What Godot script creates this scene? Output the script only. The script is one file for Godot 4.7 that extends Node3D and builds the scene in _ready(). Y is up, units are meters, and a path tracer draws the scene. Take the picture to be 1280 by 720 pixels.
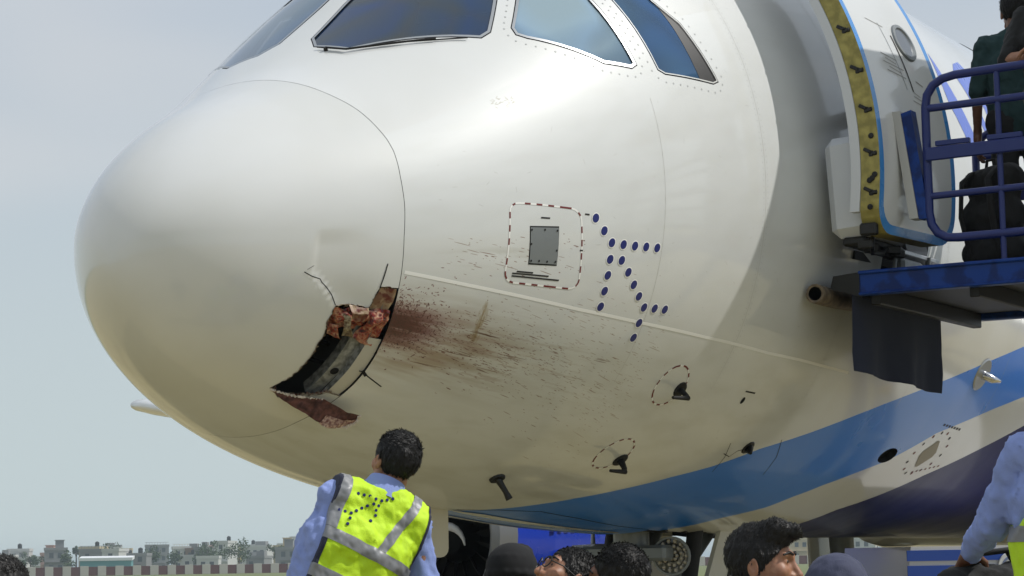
extends Node3D
# A parked white airliner with a broken nose cone, seen from the apron.

const CAM_H := 1.6063
const NOSE := Vector3(-1.83863, 0.0, -10.2042)
const HEADING := 0.53992
const AXIS := 3.81

var rng := RandomNumberGenerator.new()
var plane: Node3D
var taken := {}
var M := {}

# ------------------------------------------------------------ naming
func numbered(called: String) -> String:
	if not taken.has(called):
		taken[called] = 0
		return called
	taken[called] += 1
	return "%s_%03d" % [called, taken[called]]

func tag(o: Node3D, label: String, category: String, group := "") -> Node3D:
	o.set_meta("label", label)
	o.set_meta("category", category)
	if group != "":
		o.set_meta("group", group)
	return o

func thing(called: String, label: String, category: String, at := Vector3.ZERO, turn := 0.0, group := "") -> Node3D:
	var o := Node3D.new()
	o.name = numbered(called)
	add_child(o, true)
	o.position = at
	o.rotation.y = turn
	tag(o, label, category, group)
	return o

func add_mesh(called: String, mesh: Mesh, mat: Material, parent: Node3D) -> MeshInstance3D:
	var o := MeshInstance3D.new()
	o.name = called
	o.mesh = mesh
	if mat != null:
		o.material_override = mat
	parent.add_child(o, true)
	return o

func struct(called: String, mesh: Mesh, mat: Material) -> MeshInstance3D:
	var o := add_mesh(numbered(called), mesh, mat, self)
	o.set_meta("kind", "structure")
	return o

func obj(called: String, st: SurfaceTool, mat: Material, parent: Node3D) -> MeshInstance3D:
	return add_mesh(called, st.commit(), mat, parent)

# ------------------------------------------------------------ materials
func mat(c: Color, rough := 0.6, metal := 0.0, coat := 0.0) -> StandardMaterial3D:
	var m := StandardMaterial3D.new()
	m.albedo_color = c
	m.roughness = rough
	m.metallic = metal
	m.cull_mode = BaseMaterial3D.CULL_DISABLED
	if coat > 0.0:
		m.clearcoat_enabled = true
		m.clearcoat = coat
		m.clearcoat_roughness = 0.08
	return m

func lin(r: float, g: float, b: float) -> Color:
	return Color(r, g, b).linear_to_srgb()

func noise_tex(freq: float, size: int, ramp: Gradient, normal := false, bump := 4.0, octaves := 4, sd := 1) -> NoiseTexture2D:
	var n := FastNoiseLite.new()
	n.seed = sd
	n.frequency = freq
	n.fractal_octaves = octaves
	var t := NoiseTexture2D.new()
	t.width = size
	t.height = size
	t.seamless = true
	t.noise = n
	if normal:
		t.as_normal_map = true
		t.bump_strength = bump
	elif ramp != null:
		t.color_ramp = ramp
	return t

func ramp2(a: Color, b: Color, p0 := 0.25, p1 := 0.75) -> Gradient:
	var g := Gradient.new()
	g.offsets = PackedFloat32Array([p0, p1])
	g.colors = PackedColorArray([a, b])
	return g

func tri(m: StandardMaterial3D, metres: float) -> StandardMaterial3D:
	m.uv1_triplanar = true
	m.uv1_world_triplanar = false
	m.uv1_scale = Vector3.ONE / metres
	return m

func paint(c: Color, rough := 0.3, coat := 0.4, wavy := 0.06) -> StandardMaterial3D:
	var m := mat(c, rough, 0.0, coat)
	m.normal_enabled = true
	m.normal_texture = M.wave
	m.normal_scale = wavy
	m.roughness_texture = M.rough
	return m

# ------------------------------------------------------------ simple shapes
func begin() -> SurfaceTool:
	var st := SurfaceTool.new()
	st.begin(Mesh.PRIMITIVE_TRIANGLES)
	return st

func quad(st: SurfaceTool, a: Vector3, b: Vector3, c: Vector3, d: Vector3) -> void:
	var n := (c - a).cross(b - a).normalized()
	if n.length() < 0.5:
		n = (d - a).cross(c - a).normalized()
	for p in [a, b, c, a, c, d]:
		st.set_normal(n)
		st.set_uv(Vector2(p.x, p.z))
		st.add_vertex(p)

# one triangle with its own normals, wound to face the way they point
func tri3(st: SurfaceTool, a: Vector3, b: Vector3, c: Vector3, na: Vector3, nb: Vector3, nc: Vector3, ua := Vector2.ZERO, ub := Vector2.ZERO, uc := Vector2.ZERO) -> void:
	var flip := (c - a).cross(b - a).dot(na + nb + nc) < 0.0
	st.set_normal(na)
	st.set_uv(ua)
	st.add_vertex(a)
	st.set_normal(nc if flip else nb)
	st.set_uv(uc if flip else ub)
	st.add_vertex(c if flip else b)
	st.set_normal(nb if flip else nc)
	st.set_uv(ub if flip else uc)
	st.add_vertex(b if flip else c)

func hexa(st: SurfaceTool, p: Array) -> void:
	# eight corners: 0-3 bottom ring, 4-7 top ring
	quad(st, p[3], p[2], p[1], p[0])
	quad(st, p[4], p[5], p[6], p[7])
	for i in 4:
		var j := (i + 1) % 4
		quad(st, p[i], p[j], p[j + 4], p[i + 4])

# a box with bevelled edges: centre, size, basis
func bx(st: SurfaceTool, c: Vector3, s: Vector3, b := Basis.IDENTITY, bev := 0.0) -> void:
	var h := s * 0.5
	if bev <= 0.0:
		var p := []
		for y in [-1, 1]:
			for q in [[-1, -1], [1, -1], [1, 1], [-1, 1]]:
				p.append(c + b * Vector3(q[0] * h.x, y * h.y, q[1] * h.z))
		hexa(st, p)
		return
	var e := minf(bev, minf(h.x, minf(h.y, h.z)) * 0.9)
	for ax in 3:
		var u := (ax + 1) % 3
		var v := (ax + 2) % 3
		for sg in [-1.0, 1.0]:
			var f := []
			for q in [[-1, -1], [1, -1], [1, 1], [-1, 1]]:
				var l := Vector3.ZERO
				l[ax] = sg * h[ax]
				l[u] = q[0] * (h[u] - e)
				l[v] = q[1] * (h[v] - e)
				f.append(c + b * l)
			if sg > 0:
				quad(st, f[3], f[2], f[1], f[0])
			else:
				quad(st, f[0], f[1], f[2], f[3])
		for su in [-1.0, 1.0]:
			for sv in [-1.0, 1.0]:
				var g := []
				for q in [[-1, 0], [1, 0], [1, 1], [-1, 1]]:
					var l := Vector3.ZERO
					l[ax] = q[0] * (h[ax] - e)
					l[u] = su * (h[u] if q[1] == 0 else h[u] - e)
					l[v] = sv * (h[v] - e if q[1] == 0 else h[v])
					g.append(c + b * l)
				if su * sv > 0:
					quad(st, g[0], g[1], g[2], g[3])
				else:
					quad(st, g[3], g[2], g[1], g[0])
	for sx in [-1.0, 1.0]:
		for sy in [-1.0, 1.0]:
			for sz in [-1.0, 1.0]:
				var s3 := Vector3(sx, sy, sz)
				var t := []
				for k in 3:
					var l := s3 * (h - Vector3.ONE * e)
					l[k] = s3[k] * h[k]
					t.append(c + b * l)
				var n: Vector3 = b * s3.normalized()
				tri3(st, t[0], t[1], t[2], n, n, n)

# a round bar through points, one radius or a radius for each point
func tube(st: SurfaceTool, pts: Array, rad, sides := 10, caps := true, flat := 1.0) -> void:
	var n := pts.size()
	var ring := []
	var up := Vector3.UP
	var prev := Vector3.ZERO
	for i in n:
		var d: Vector3
		if i == 0:
			d = pts[1] - pts[0]
		elif i == n - 1:
			d = pts[n - 1] - pts[n - 2]
		else:
			d = (pts[i + 1] - pts[i]).normalized() + (pts[i] - pts[i - 1]).normalized()
		d = d.normalized()
		var x: Vector3
		if i == 0:
			x = d.cross(up if absf(d.y) < 0.9 else Vector3.RIGHT).normalized()
		else:
			x = (prev - d * prev.dot(d)).normalized()
		prev = x
		var y := d.cross(x)
		var r: float = rad[i] if rad is Array else rad
		var row := []
		for k in sides:
			var a := TAU * k / sides
			var nn := x * cos(a) + y * sin(a) * flat
			row.append([pts[i] + nn * r, (x * cos(a) + y * sin(a)).normalized(), Vector2(float(k) / sides, float(i))])
		ring.append(row)
	for i in n - 1:
		for k in sides:
			var k2 := (k + 1) % sides
			var e := [ring[i][k], ring[i + 1][k], ring[i + 1][k2], ring[i][k2]]
			for t in [[0, 1, 2], [0, 2, 3]]:
				tri3(st, e[t[0]][0], e[t[1]][0], e[t[2]][0], e[t[0]][1], e[t[1]][1], e[t[2]][1], e[t[0]][2], e[t[1]][2], e[t[2]][2])
	if caps:
		for q in [[0, -1.0], [n - 1, 1.0]]:
			var nn2: Vector3 = (pts[1] - pts[0]).normalized() * -1.0 if q[0] == 0 else (pts[n - 1] - pts[n - 2]).normalized()
			for k in sides:
				tri3(st, pts[q[0]], ring[q[0]][k][0], ring[q[0]][(k + 1) % sides][0], nn2, nn2, nn2)

# a lathe about an axis: profile entries are Vector2(along, radius)
func lathe(st: SurfaceTool, at: Vector3, dir: Vector3, prof: Array, sides := 24, from := 0.0, to := TAU) -> void:
	var d := dir.normalized()
	var x := d.cross(Vector3.UP if absf(d.y) < 0.9 else Vector3.RIGHT).normalized()
	var y := d.cross(x)
	for i in prof.size() - 1:
		var p: Vector2 = prof[i]
		var q: Vector2 = prof[i + 1]
		var t := (q - p).normalized()
		for k in sides:
			var a0 := from + (to - from) * k / sides
			var a1 := from + (to - from) * (k + 1) / sides
			var v := []
			for e in [[p, a0], [q, a0], [q, a1], [p, a1]]:
				var rr: Vector3 = x * cos(e[1]) + y * sin(e[1])
				v.append([at + d * e[0].x + rr * e[0].y, (rr * t.x - d * t.y).normalized()])
			for j in [[0, 1, 2], [0, 2, 3]]:
				tri3(st, v[j[0]][0], v[j[1]][0], v[j[2]][0], v[j[0]][1], v[j[1]][1], v[j[2]][1])

# a flat outline (list of Vector2) given a thickness; frame maps (x, y, depth) to space
func slab(st: SurfaceTool, outline: PackedVector2Array, frame: Transform3D, thick: float) -> void:
	var tr := Geometry2D.triangulate_polygon(outline)
	for s in [0.0, thick]:
		var nn := frame.basis.z.normalized() * (1.0 if s > 0.0 else -1.0)
		for i in range(0, tr.size(), 3):
			var q := []
			for k in 3:
				q.append(frame * Vector3(outline[tr[i + k]].x, outline[tr[i + k]].y, s))
			tri3(st, q[0], q[1], q[2], nn, nn, nn, outline[tr[i]], outline[tr[i + 1]], outline[tr[i + 2]])
	for i in outline.size():
		var a := outline[i]
		var b := outline[(i + 1) % outline.size()]
		quad(st, frame * Vector3(a.x, a.y, 0), frame * Vector3(b.x, b.y, 0), frame * Vector3(b.x, b.y, thick), frame * Vector3(a.x, a.y, thick))

func rounded(w: float, h: float, r: float, n := 4) -> PackedVector2Array:
	var o := PackedVector2Array()
	for c in [[1, 1, 0.0], [-1, 1, 0.25], [-1, -1, 0.5], [1, -1, 0.75]]:
		for i in n + 1:
			var a: float = TAU * (c[2] + 0.25 * i / n)
			o.append(Vector2(c[0] * (w * 0.5 - r) + cos(a) * r, c[1] * (h * 0.5 - r) + sin(a) * r))
	return o

# ------------------------------------------------------------ the fuselage surface
# stations measured from the tip of the nose; profiles above / below the axis, half width, height of the widest point
var QS := PackedFloat64Array()
var PROF := []

func make_profiles() -> void:
	for x in [0.0, 0.06, 0.25, 0.6, 1.1, 1.8, 2.6, 3.5, 4.5, 6.0, 7.5, 12.0]:
		QS.append(sqrt(x))
	PROF = [spline([-0.791, -0.538, -0.284, -0.011, 0.276, 0.792, 1.369, 1.798, 2.0, 2.099, 2.07, 2.07]),
		spline([-0.791, -0.987, -1.217, -1.43, -1.621, -1.789, -1.904, -1.988, -2.041, -2.073, -2.07, -2.07]),
		spline([0.0, 0.208, 0.455, 0.731, 1.03, 1.328, 1.574, 1.755, 1.879, 1.968, 1.975, 1.975]),
		spline([-0.791, -0.701, -0.677, -0.639, -0.558, -0.431, -0.285, -0.14, -0.057, 0.005, 0.0, 0.0])]

func spline(y: Array) -> Array:
	# natural cubic
	var n := QS.size()
	var h := []
	for i in n - 1:
		h.append(QS[i + 1] - QS[i])
	var cp := []
	var dp := []
	cp.resize(n)
	dp.resize(n)
	cp[0] = 0.0
	dp[0] = 0.0
	for i in range(1, n - 1):
		var b: float = 3.0 * ((y[i + 1] - y[i]) / h[i] - (y[i] - y[i - 1]) / h[i - 1])
		var m: float = 2.0 * (h[i - 1] + h[i]) - h[i - 1] * cp[i - 1]
		cp[i] = h[i] / m
		dp[i] = (b - h[i - 1] * dp[i - 1]) / m
	var c := PackedFloat64Array()
	c.resize(n)
	c[n - 1] = 0.0
	for i in range(n - 2, -1, -1):
		c[i] = dp[i] - cp[i] * c[i + 1]
	return [PackedFloat64Array(y), c]

func prof(k: int, q: float) -> float:
	q = clampf(q, 0.0, QS[QS.size() - 1] - 1e-6)
	var i := 0
	while i < QS.size() - 2 and q >= QS[i + 1]:
		i += 1
	var y: PackedFloat64Array = PROF[k][0]
	var c: PackedFloat64Array = PROF[k][1]
	var h := QS[i + 1] - QS[i]
	var t := q - QS[i]
	var b := (y[i + 1] - y[i]) / h - h * (2.0 * c[i] + c[i + 1]) / 3.0
	var d := (c[i + 1] - c[i]) / (3.0 * h)
	return y[i] + t * (b + t * (c[i] + t * d))

var sec_cache := {}
func sec(q: float) -> Vector4:
	var k := roundi(q * 1e6)
	if not sec_cache.has(k):
		sec_cache[k] = Vector4(prof(0, q), prof(1, q), prof(2, q), prof(3, q))
	return sec_cache[k]

# q is the root of the station, a the angle from the crown round the port side; space is (aft, up, port)
func sp(q: float, a: float, grow := 0.0) -> Vector3:
	var s := sec(q)
	var c := cos(a)
	var z := s.w + (s.x - s.w if c > 0.0 else s.w - s.y) * c
	var p := Vector3(q * q, AXIS + z, s.z * sin(a))
	if grow != 0.0:
		p += sn(q, a) * grow
	return p

func sn(q: float, a: float) -> Vector3:
	if q < 0.012:
		return Vector3.LEFT
	var e := 0.002
	var n := (sp(q + e, a) - sp(q - e, a)).cross(sp(q, a + e) - sp(q, a - e)).normalized()
	return n if n.dot(Vector3(0, cos(a), sin(a)) + Vector3(-0.3, 0, 0)) > 0.0 else -n

# a station in metres and an angle in degrees, as a corner of an outline on the skin
func xa(x: float, deg: float) -> Vector2:
	return Vector2(sqrt(maxf(x, 0.0)), deg_to_rad(deg))

func poly(list: Array) -> PackedVector2Array:
	var o := PackedVector2Array()
	for i in range(0, list.size(), 2):
		o.append(xa(list[i], list[i + 1]))
	return o

func mirror(p: PackedVector2Array) -> PackedVector2Array:
	var o := PackedVector2Array()
	for v in p:
		o.append(Vector2(v.x, -v.y))
	o.reverse()
	return o

func bounds(p: PackedVector2Array) -> Rect2:
	var r := Rect2(p[0], Vector2.ZERO)
	for v in p:
		r = r.expand(v)
	return r

# the part of the skin inside keep (if any) and outside every outline of cut
func skin(lo: Vector2, hi: Vector2, nq: int, na: int, keep: Array, cut: Array, grow := 0.0, uv := Rect2(0, 0, 1, 1), dented := false) -> ArrayMesh:
	var V := PackedVector3Array()
	var N := PackedVector3Array()
	var U := PackedVector2Array()
	var I := PackedInt32Array()
	var at := {}
	var kb := []
	for k in keep:
		kb.append(bounds(k))
	var cb := []
	for k in cut:
		cb.append(bounds(k))
	var dq := (hi.x - lo.x) / nq
	var da := (hi.y - lo.y) / na
	for i in nq:
		for j in na:
			var r := Rect2(lo.x + dq * i, lo.y + da * j, dq, da)
			var cell := PackedVector2Array([r.position, Vector2(r.end.x, r.position.y), r.end, Vector2(r.position.x, r.end.y)])
			var ps: Array = [cell]
			for n in keep.size():
				var nx := []
				if kb[n].intersects(r):
					for p in ps:
						nx.append_array(Geometry2D.intersect_polygons(p, keep[n]))
				ps = nx
			for n in cut.size():
				if not cb[n].intersects(r):
					continue
				var nx := []
				for p in ps:
					for c in Geometry2D.clip_polygons(p, cut[n]):
						if not Geometry2D.is_polygon_clockwise(c):
							nx.append(c)
				ps = nx
			for p in ps:
				var idx := PackedInt32Array([0, 1, 2, 0, 2, 3]) if p.size() == 4 and p == cell else Geometry2D.triangulate_polygon(p)
				for t in idx:
					var v: Vector2 = p[t]
					var key := Vector2i(roundi(v.x * 2e4), roundi(v.y * 2e4))
					if not at.has(key):
						at[key] = V.size()
						var nn := sn(v.x, v.y)
						var pp := sp(v.x, v.y) + nn * grow
						if dented and v.y > 1.2 and v.y < 2.8 and v.x > 0.6:
							pp = dent_point(v.x, v.y)
							nn = (dent_point(v.x + 0.002, v.y) - dent_point(v.x - 0.002, v.y)).cross(dent_point(v.x, v.y + 0.002) - dent_point(v.x, v.y - 0.002)).normalized()
							if nn.dot(sn(v.x, v.y)) < 0.0:
								nn = -nn
						V.append(pp)
						N.append(nn)
						U.append(Vector2((v.x * v.x - uv.position.x) / uv.size.x, (v.y - uv.position.y) / uv.size.y))
					I.append(at[key])
	var arr := []
	arr.resize(Mesh.ARRAY_MAX)
	arr[Mesh.ARRAY_VERTEX] = V
	arr[Mesh.ARRAY_NORMAL] = N
	arr[Mesh.ARRAY_TEX_UV] = U
	arr[Mesh.ARRAY_INDEX] = I
	var m := ArrayMesh.new()
	if I.size() > 0:
		m.add_surface_from_arrays(Mesh.PRIMITIVE_TRIANGLES, arr)
	return m

# the dent in the nose cone above the hole: pushed in aft of a crease, easing out towards the joint
func dent_point(q: float, a: float) -> Vector3:
	var x := q * q
	var d := rad_to_deg(a)
	var crease := 0.59 + 0.13 * smoothstep(104.0, 117.0, d)
	var s := x - crease
	var v := -0.007 * smoothstep(-0.012, 0.030, s) * (1.0 - smoothstep(0.06, 0.30, s)) * smoothstep(90.0, 97.0, d) * (1.0 - smoothstep(112.0, 124.0, d))
	# lips bent in along the open edges, and a shallow hollow round the whole hole
	v -= 0.010 * exp(-Vector2((x - 0.80) / 0.17, (d - 131.0) / 20.0).length_squared()) * 0.7
	return sp(q, a) + sn(q, a) * v

# an outline laid on the skin, standing proud by grow
func patch(p: PackedVector2Array, grow: float, uv := Rect2(0, 0, 1, 1)) -> ArrayMesh:
	var b := bounds(p)
	return skin(b.position, b.end, maxi(1, ceili(b.size.x / 0.03)), maxi(1, ceili(b.size.y / 0.05)), [p], [], grow, uv)

# a strip of even width along points (station, degrees) on the skin
func strip(list: Array, width: float) -> PackedVector2Array:
	var pts := []
	for i in range(0, list.size(), 2):
		pts.append(xa(list[i], list[i + 1]))
	var left := PackedVector2Array()
	var right := PackedVector2Array()
	for i in pts.size():
		var p: Vector2 = pts[i]
		var q: Vector2 = pts[mini(i + 1, pts.size() - 1)] - pts[maxi(i - 1, 0)]
		var mq := (sp(p.x + 0.001, p.y) - sp(p.x, p.y)).length() / 0.001
		var ma := (sp(p.x, p.y + 0.001) - sp(p.x, p.y)).length() / 0.001
		var d := Vector2(q.x * mq, q.y * ma).normalized()
		var w := width * 0.5
		left.append(p + Vector2(-d.y / mq, d.x / ma) * w)
		right.append(p - Vector2(-d.y / mq, d.x / ma) * w)
	right.reverse()
	left.append_array(right)
	if Geometry2D.is_polygon_clockwise(left):
		left.reverse()
	return left

# an ellipse on the skin round a station and angle; radii in metres
func disc(x: float, deg: float, r: float, n := 16, squash := 1.0) -> PackedVector2Array:
	var p := xa(x, deg)
	var mq := (sp(p.x + 0.001, p.y) - sp(p.x, p.y)).length() / 0.001
	var ma := (sp(p.x, p.y + 0.001) - sp(p.x, p.y)).length() / 0.001
	var o := PackedVector2Array()
	for i in n:
		var a := TAU * i / n
		o.append(p + Vector2(cos(a) * r / mq, sin(a) * r * squash / ma))
	return o

# an upright frame on the skin: x along the body, y up the side, z outwards
func seat_on(x: float, deg: float, grow := 0.0) -> Transform3D:
	var q := sqrt(x)
	var a := deg_to_rad(deg)
	var n := sn(q, a)
	var t := (sp(q + 0.002, a) - sp(q - 0.002, a)).normalized()
	t = (t - n * t.dot(n)).normalized()
	return Transform3D(Basis(t, n.cross(t), n), sp(q, a) + n * grow)

# ------------------------------------------------------------ set-up: camera, sky, sun, exposure
func setup() -> void:
	var cam := Camera3D.new()
	cam.name = "camera"
	cam.fov = 14.651
	cam.near = 0.1
	cam.far = 9000.0
	add_child(cam, true)
	cam.position = Vector3(0, CAM_H, 0)
	cam.basis = Basis(Vector3.RIGHT, 0.12109) * Basis(Vector3.BACK, -0.01595)
	cam.current = true
	var env := Environment.new()
	env.background_mode = Environment.BG_SKY
	var sky := Sky.new()
	var pano := PanoramaSkyMaterial.new()
	pano.panorama = sky_picture()
	pano.energy_multiplier = 1.0
	sky.sky_material = pano
	env.sky = sky
	env.tonemap_mode = Environment.TONE_MAPPER_LINEAR
	env.tonemap_exposure = 1.0
	env.sdfgi_enabled = true
	env.ssao_enabled = true
	env.ssil_enabled = true
	env.fog_enabled = true
	env.fog_density = 0.00035
	env.fog_light_color = Color(0.78, 0.84, 0.87)
	var we := WorldEnvironment.new()
	we.name = "air"
	we.environment = env
	add_child(we, true)
	var sun := DirectionalLight3D.new()
	sun.name = "sun"
	sun.light_energy = 1.0
	sun.light_color = Color(1.0, 0.985, 0.96)
	sun.light_angular_distance = 0.6
	sun.shadow_enabled = true
	add_child(sun, true)
	sun.look_at_from_position(Vector3(0.626, 0.78, 0.025) * 50.0, Vector3.ZERO)

func sky_picture() -> ImageTexture:
	var w := 512
	var h := 256
	var img := Image.create(w, h, false, Image.FORMAT_RGBF)
	var n := FastNoiseLite.new()
	n.seed = 5
	n.frequency = 1.0
	n.fractal_octaves = 4
	var top := Color(0.66, 0.71, 0.77)
	var mid := Color(0.49, 0.56, 0.65)
	var low := Color(0.55, 0.635, 0.65)
	for j in h:
		var el := (0.5 - (j + 0.5) / h) * PI
		for i in w:
			var az := (i + 0.5) / w * TAU
			var d := Vector3(cos(el) * sin(az), sin(el), cos(el) * cos(az))
			var c: Color
			if el < 0.0:
				c = low.lerp(Color(0.3, 0.29, 0.27), clampf(-el * 3.0, 0.0, 1.0))
			else:
				var t := clampf(el / 0.3, 0.0, 1.0)
				c = low.lerp(mid, smoothstep(0.0, 1.0, t)).lerp(top, smoothstep(0.3, 1.5, el))
				var p := Vector3(d.x, d.y * 2.6, d.z) * 3.6
				var f := smoothstep(-0.05, 0.55, n.get_noise_3dv(p) + 0.1)
				c = c.lerp(Color(0.64, 0.665, 0.69), f * 0.55 * smoothstep(0.01, 0.12, el))
			img.set_pixel(i, j, c)
	return ImageTexture.create_from_image(img)

func make_materials() -> void:
	M.weave = noise_tex(0.09, 256, null, true, 3.0, 3, 71)
	M.wave = noise_tex(0.006, 512, null, true, 6.0, 3, 7)
	M.rough = noise_tex(0.01, 512, ramp2(Color(0.75, 0.75, 0.75), Color(1, 1, 1)), false, 1.0, 5, 9)
	M.grime = noise_tex(0.004, 512, ramp2(Color(0.955, 0.95, 0.93), Color(1, 1, 1), 0.15, 0.65), false, 1.0, 5, 21)
	M.white = tri(paint(lin(0.675, 0.685, 0.68), 0.46, 1.0), 3.0)
	M.white.metallic_specular = 0.45
	M.white.albedo_texture = M.grime
	M.radome = tri(paint(lin(0.665, 0.675, 0.67), 0.46, 1.0), 2.2)
	M.radome.metallic_specular = 0.45
	M.radome.albedo_texture = M.grime
	M.blue = tri(paint(lin(0.008, 0.19, 0.76), 0.36, 0.4), 3.0)
	M.indigo = tri(paint(lin(0.008, 0.011, 0.09), 0.42, 0.15), 3.0)
	M.indigo.metallic_specular = 0.28
	M.dots = mat(lin(0.012, 0.02, 0.15), 0.35)
	M.glass = []  # each pane tint has its sky reflection and rainbow sheen painted in
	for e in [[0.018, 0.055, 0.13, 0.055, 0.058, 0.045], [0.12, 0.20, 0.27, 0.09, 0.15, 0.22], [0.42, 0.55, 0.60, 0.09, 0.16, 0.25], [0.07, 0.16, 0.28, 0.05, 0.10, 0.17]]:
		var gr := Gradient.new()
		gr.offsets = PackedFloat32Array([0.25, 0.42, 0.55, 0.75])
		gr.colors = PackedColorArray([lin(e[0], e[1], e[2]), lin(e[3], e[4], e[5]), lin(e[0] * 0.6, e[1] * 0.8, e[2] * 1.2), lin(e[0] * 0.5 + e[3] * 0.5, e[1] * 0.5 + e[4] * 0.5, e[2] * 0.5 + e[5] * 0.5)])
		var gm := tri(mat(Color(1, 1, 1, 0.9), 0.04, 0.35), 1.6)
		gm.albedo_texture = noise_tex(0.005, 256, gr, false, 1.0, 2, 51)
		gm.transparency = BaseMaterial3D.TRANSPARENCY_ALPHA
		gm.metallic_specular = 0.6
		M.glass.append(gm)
	M.seal = mat(Color(0.06, 0.06, 0.065), 0.6)
	M.alu = mat(Color(0.66, 0.67, 0.68), 0.34, 0.7)
	M.greymetal = tri(mat(Color(0.50, 0.52, 0.53), 0.5, 0.3), 0.4)
	M.greymetal.roughness_texture = M.rough
	M.dark = mat(Color(0.045, 0.045, 0.05), 0.7)
	M.black = mat(Color(0.02, 0.02, 0.022), 0.5)
	M.gap = mat(Color(0.03, 0.03, 0.03), 0.9)
	M.primer = tri(mat(lin(0.36, 0.31, 0.085), 0.55), 0.5)
	M.primer.albedo_texture = noise_tex(0.02, 256, ramp2(Color(0.8, 0.8, 0.75), Color(1, 1, 1)), false, 1.0, 4, 3)
	M.lining = mat(lin(0.55, 0.57, 0.60), 0.6)
	M.doorblue = paint(lin(0.06, 0.27, 0.66), 0.3, 0.4)
	M.stairblue = tri(mat(lin(0.003, 0.036, 0.22), 0.45), 0.8)
	M.stairblue.metallic_specular = 0.35
	M.railblue = tri(mat(lin(0.004, 0.015, 0.13), 0.4), 0.5)
	M.railblue.roughness_texture = M.rough
	M.stairblue.albedo_texture = noise_tex(0.02, 256, ramp2(Color(0.72, 0.72, 0.75), Color(1, 1, 1), 0.3, 0.55), false, 1.0, 5, 31)
	M.stairblue.roughness_texture = M.rough
	M.rubber = mat(Color(0.07, 0.07, 0.07), 0.85)
	M.chrome = mat(Color(0.85, 0.85, 0.86), 0.12, 1.0)
	M.ink = mat(Color(0.13, 0.12, 0.12), 0.6)
	M.rivet = mat(lin(0.44, 0.45, 0.45), 0.5)
	M.faint = mat(lin(0.24, 0.23, 0.21), 0.6)
	M.red = mat(lin(0.16, 0.02, 0.02), 0.6)

func on_plane(called: String, mesh: Mesh, m: Material, parent: Node3D = null) -> MeshInstance3D:
	return add_mesh(called, mesh, m, plane if parent == null else parent)

const JOINT := [0.0, 0.985, 30.0, 0.98, 50.0, 1.0, 62.0, 1.008, 80.0, 0.985, 95.0, 0.98, 106.0, 0.99, 115.0, 1.0, 124.0, 1.012, 133.0, 1.02, 141.0, 1.014, 150.0, 0.992, 160.0, 0.975, 180.0, 0.971]
func joint_x(deg: float) -> float:
	var a := absf(deg)
	for i in range(0, JOINT.size() - 2, 2):
		if a <= JOINT[i + 2]:
			var t: float = (a - JOINT[i]) / (JOINT[i + 2] - JOINT[i])
			return lerpf(JOINT[i + 1], JOINT[i + 3], smoothstep(0.0, 1.0, t))
	return 0.971

func grow_outline(p: PackedVector2Array, d: float) -> PackedVector2Array:
	# move an outline on the skin outwards (or inwards, d < 0) by d metres
	var c := Vector2.ZERO
	for v in p:
		c += v / p.size()
	var s := Vector2((sp(c.x + 0.001, c.y) - sp(c.x, c.y)).length(), (sp(c.x, c.y + 0.001) - sp(c.x, c.y)).length()) / 0.001
	var g := PackedVector2Array()
	for v in p:
		g.append(v * s)
	var r := Geometry2D.offset_polygon(g, d, Geometry2D.JOIN_ROUND)
	var o := PackedVector2Array()
	for v in r[0]:
		o.append(v / s)
	return o

# ------------------------------------------------------------ the airliner
const BLUE_EDGE := [2.72, 180, 2.887, 172.0, 3.074, 165.2, 3.254, 160.0, 3.491, 154.8, 3.798, 149.1, 4.073, 145.1, 4.397, 139.6, 4.841, 134.7, 5.252, 130.2, 5.542, 127.4, 5.868, 124.6, 6.385, 120.4, 6.97, 115.7, 7.507, 111.7]
const BLUE_BACK := [9.0, 102.0, 9.0, 114.0, 7.937, 121.7, 7.436, 125.5, 6.698, 132.3, 6.259, 140.0, 5.978, 143.6, 5.716, 147.6, 5.513, 151.9, 5.389, 156.1, 5.102, 161.5, 5.03, 164.4, 4.85, 172, 4.8, 180]
const INDIGO := [6.5, 180, 6.41, 168.4, 6.38, 163.3, 6.5, 156.0, 6.859, 149.1, 7.169, 143.1, 7.765, 134.6, 8.291, 128.0, 9.0, 120.0, 9.0, 180]
const HOLE := [0.738, 116.0, 0.802, 115.0, 0.884, 115.5, 0.891, 113.0, 0.910, 109.0, 1.02, 109.2, 1.06, 113.9, 1.06, 127.3, 1.06, 144.8, 0.96, 145.0, 0.933, 145.2, 0.90, 147.4]
const HOLE2 := [0.834, 150.4, 0.80, 152.0, 0.766, 153.9, 0.73, 152.2, 0.696, 151.8, 0.712, 148.0, 0.729, 144.8, 0.738, 140.4, 0.742, 133.0, 0.737, 124.7, 0.725, 122.0, 0.729, 120.0]

func jagged(p: PackedVector2Array) -> PackedVector2Array:
	# break the torn edges up; the edge under the ring (beyond the joint) stays straight
	rng.seed = 31
	var o := PackedVector2Array()
	for i in p.size():
		var a: Vector2 = p[i]
		var b: Vector2 = p[(i + 1) % p.size()]
		var n := 1 + int((sp(a.x, a.y) - sp(b.x, b.y)).length() / 0.016)
		for k in n:
			var v := a.lerp(b, float(k) / n)
			if v.x < 0.985 and k > 0:
				v += Vector2(rng.randf() - 0.5, (rng.randf() - 0.5) * 1.6) * 0.0055
			o.append(v)
	return o

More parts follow.
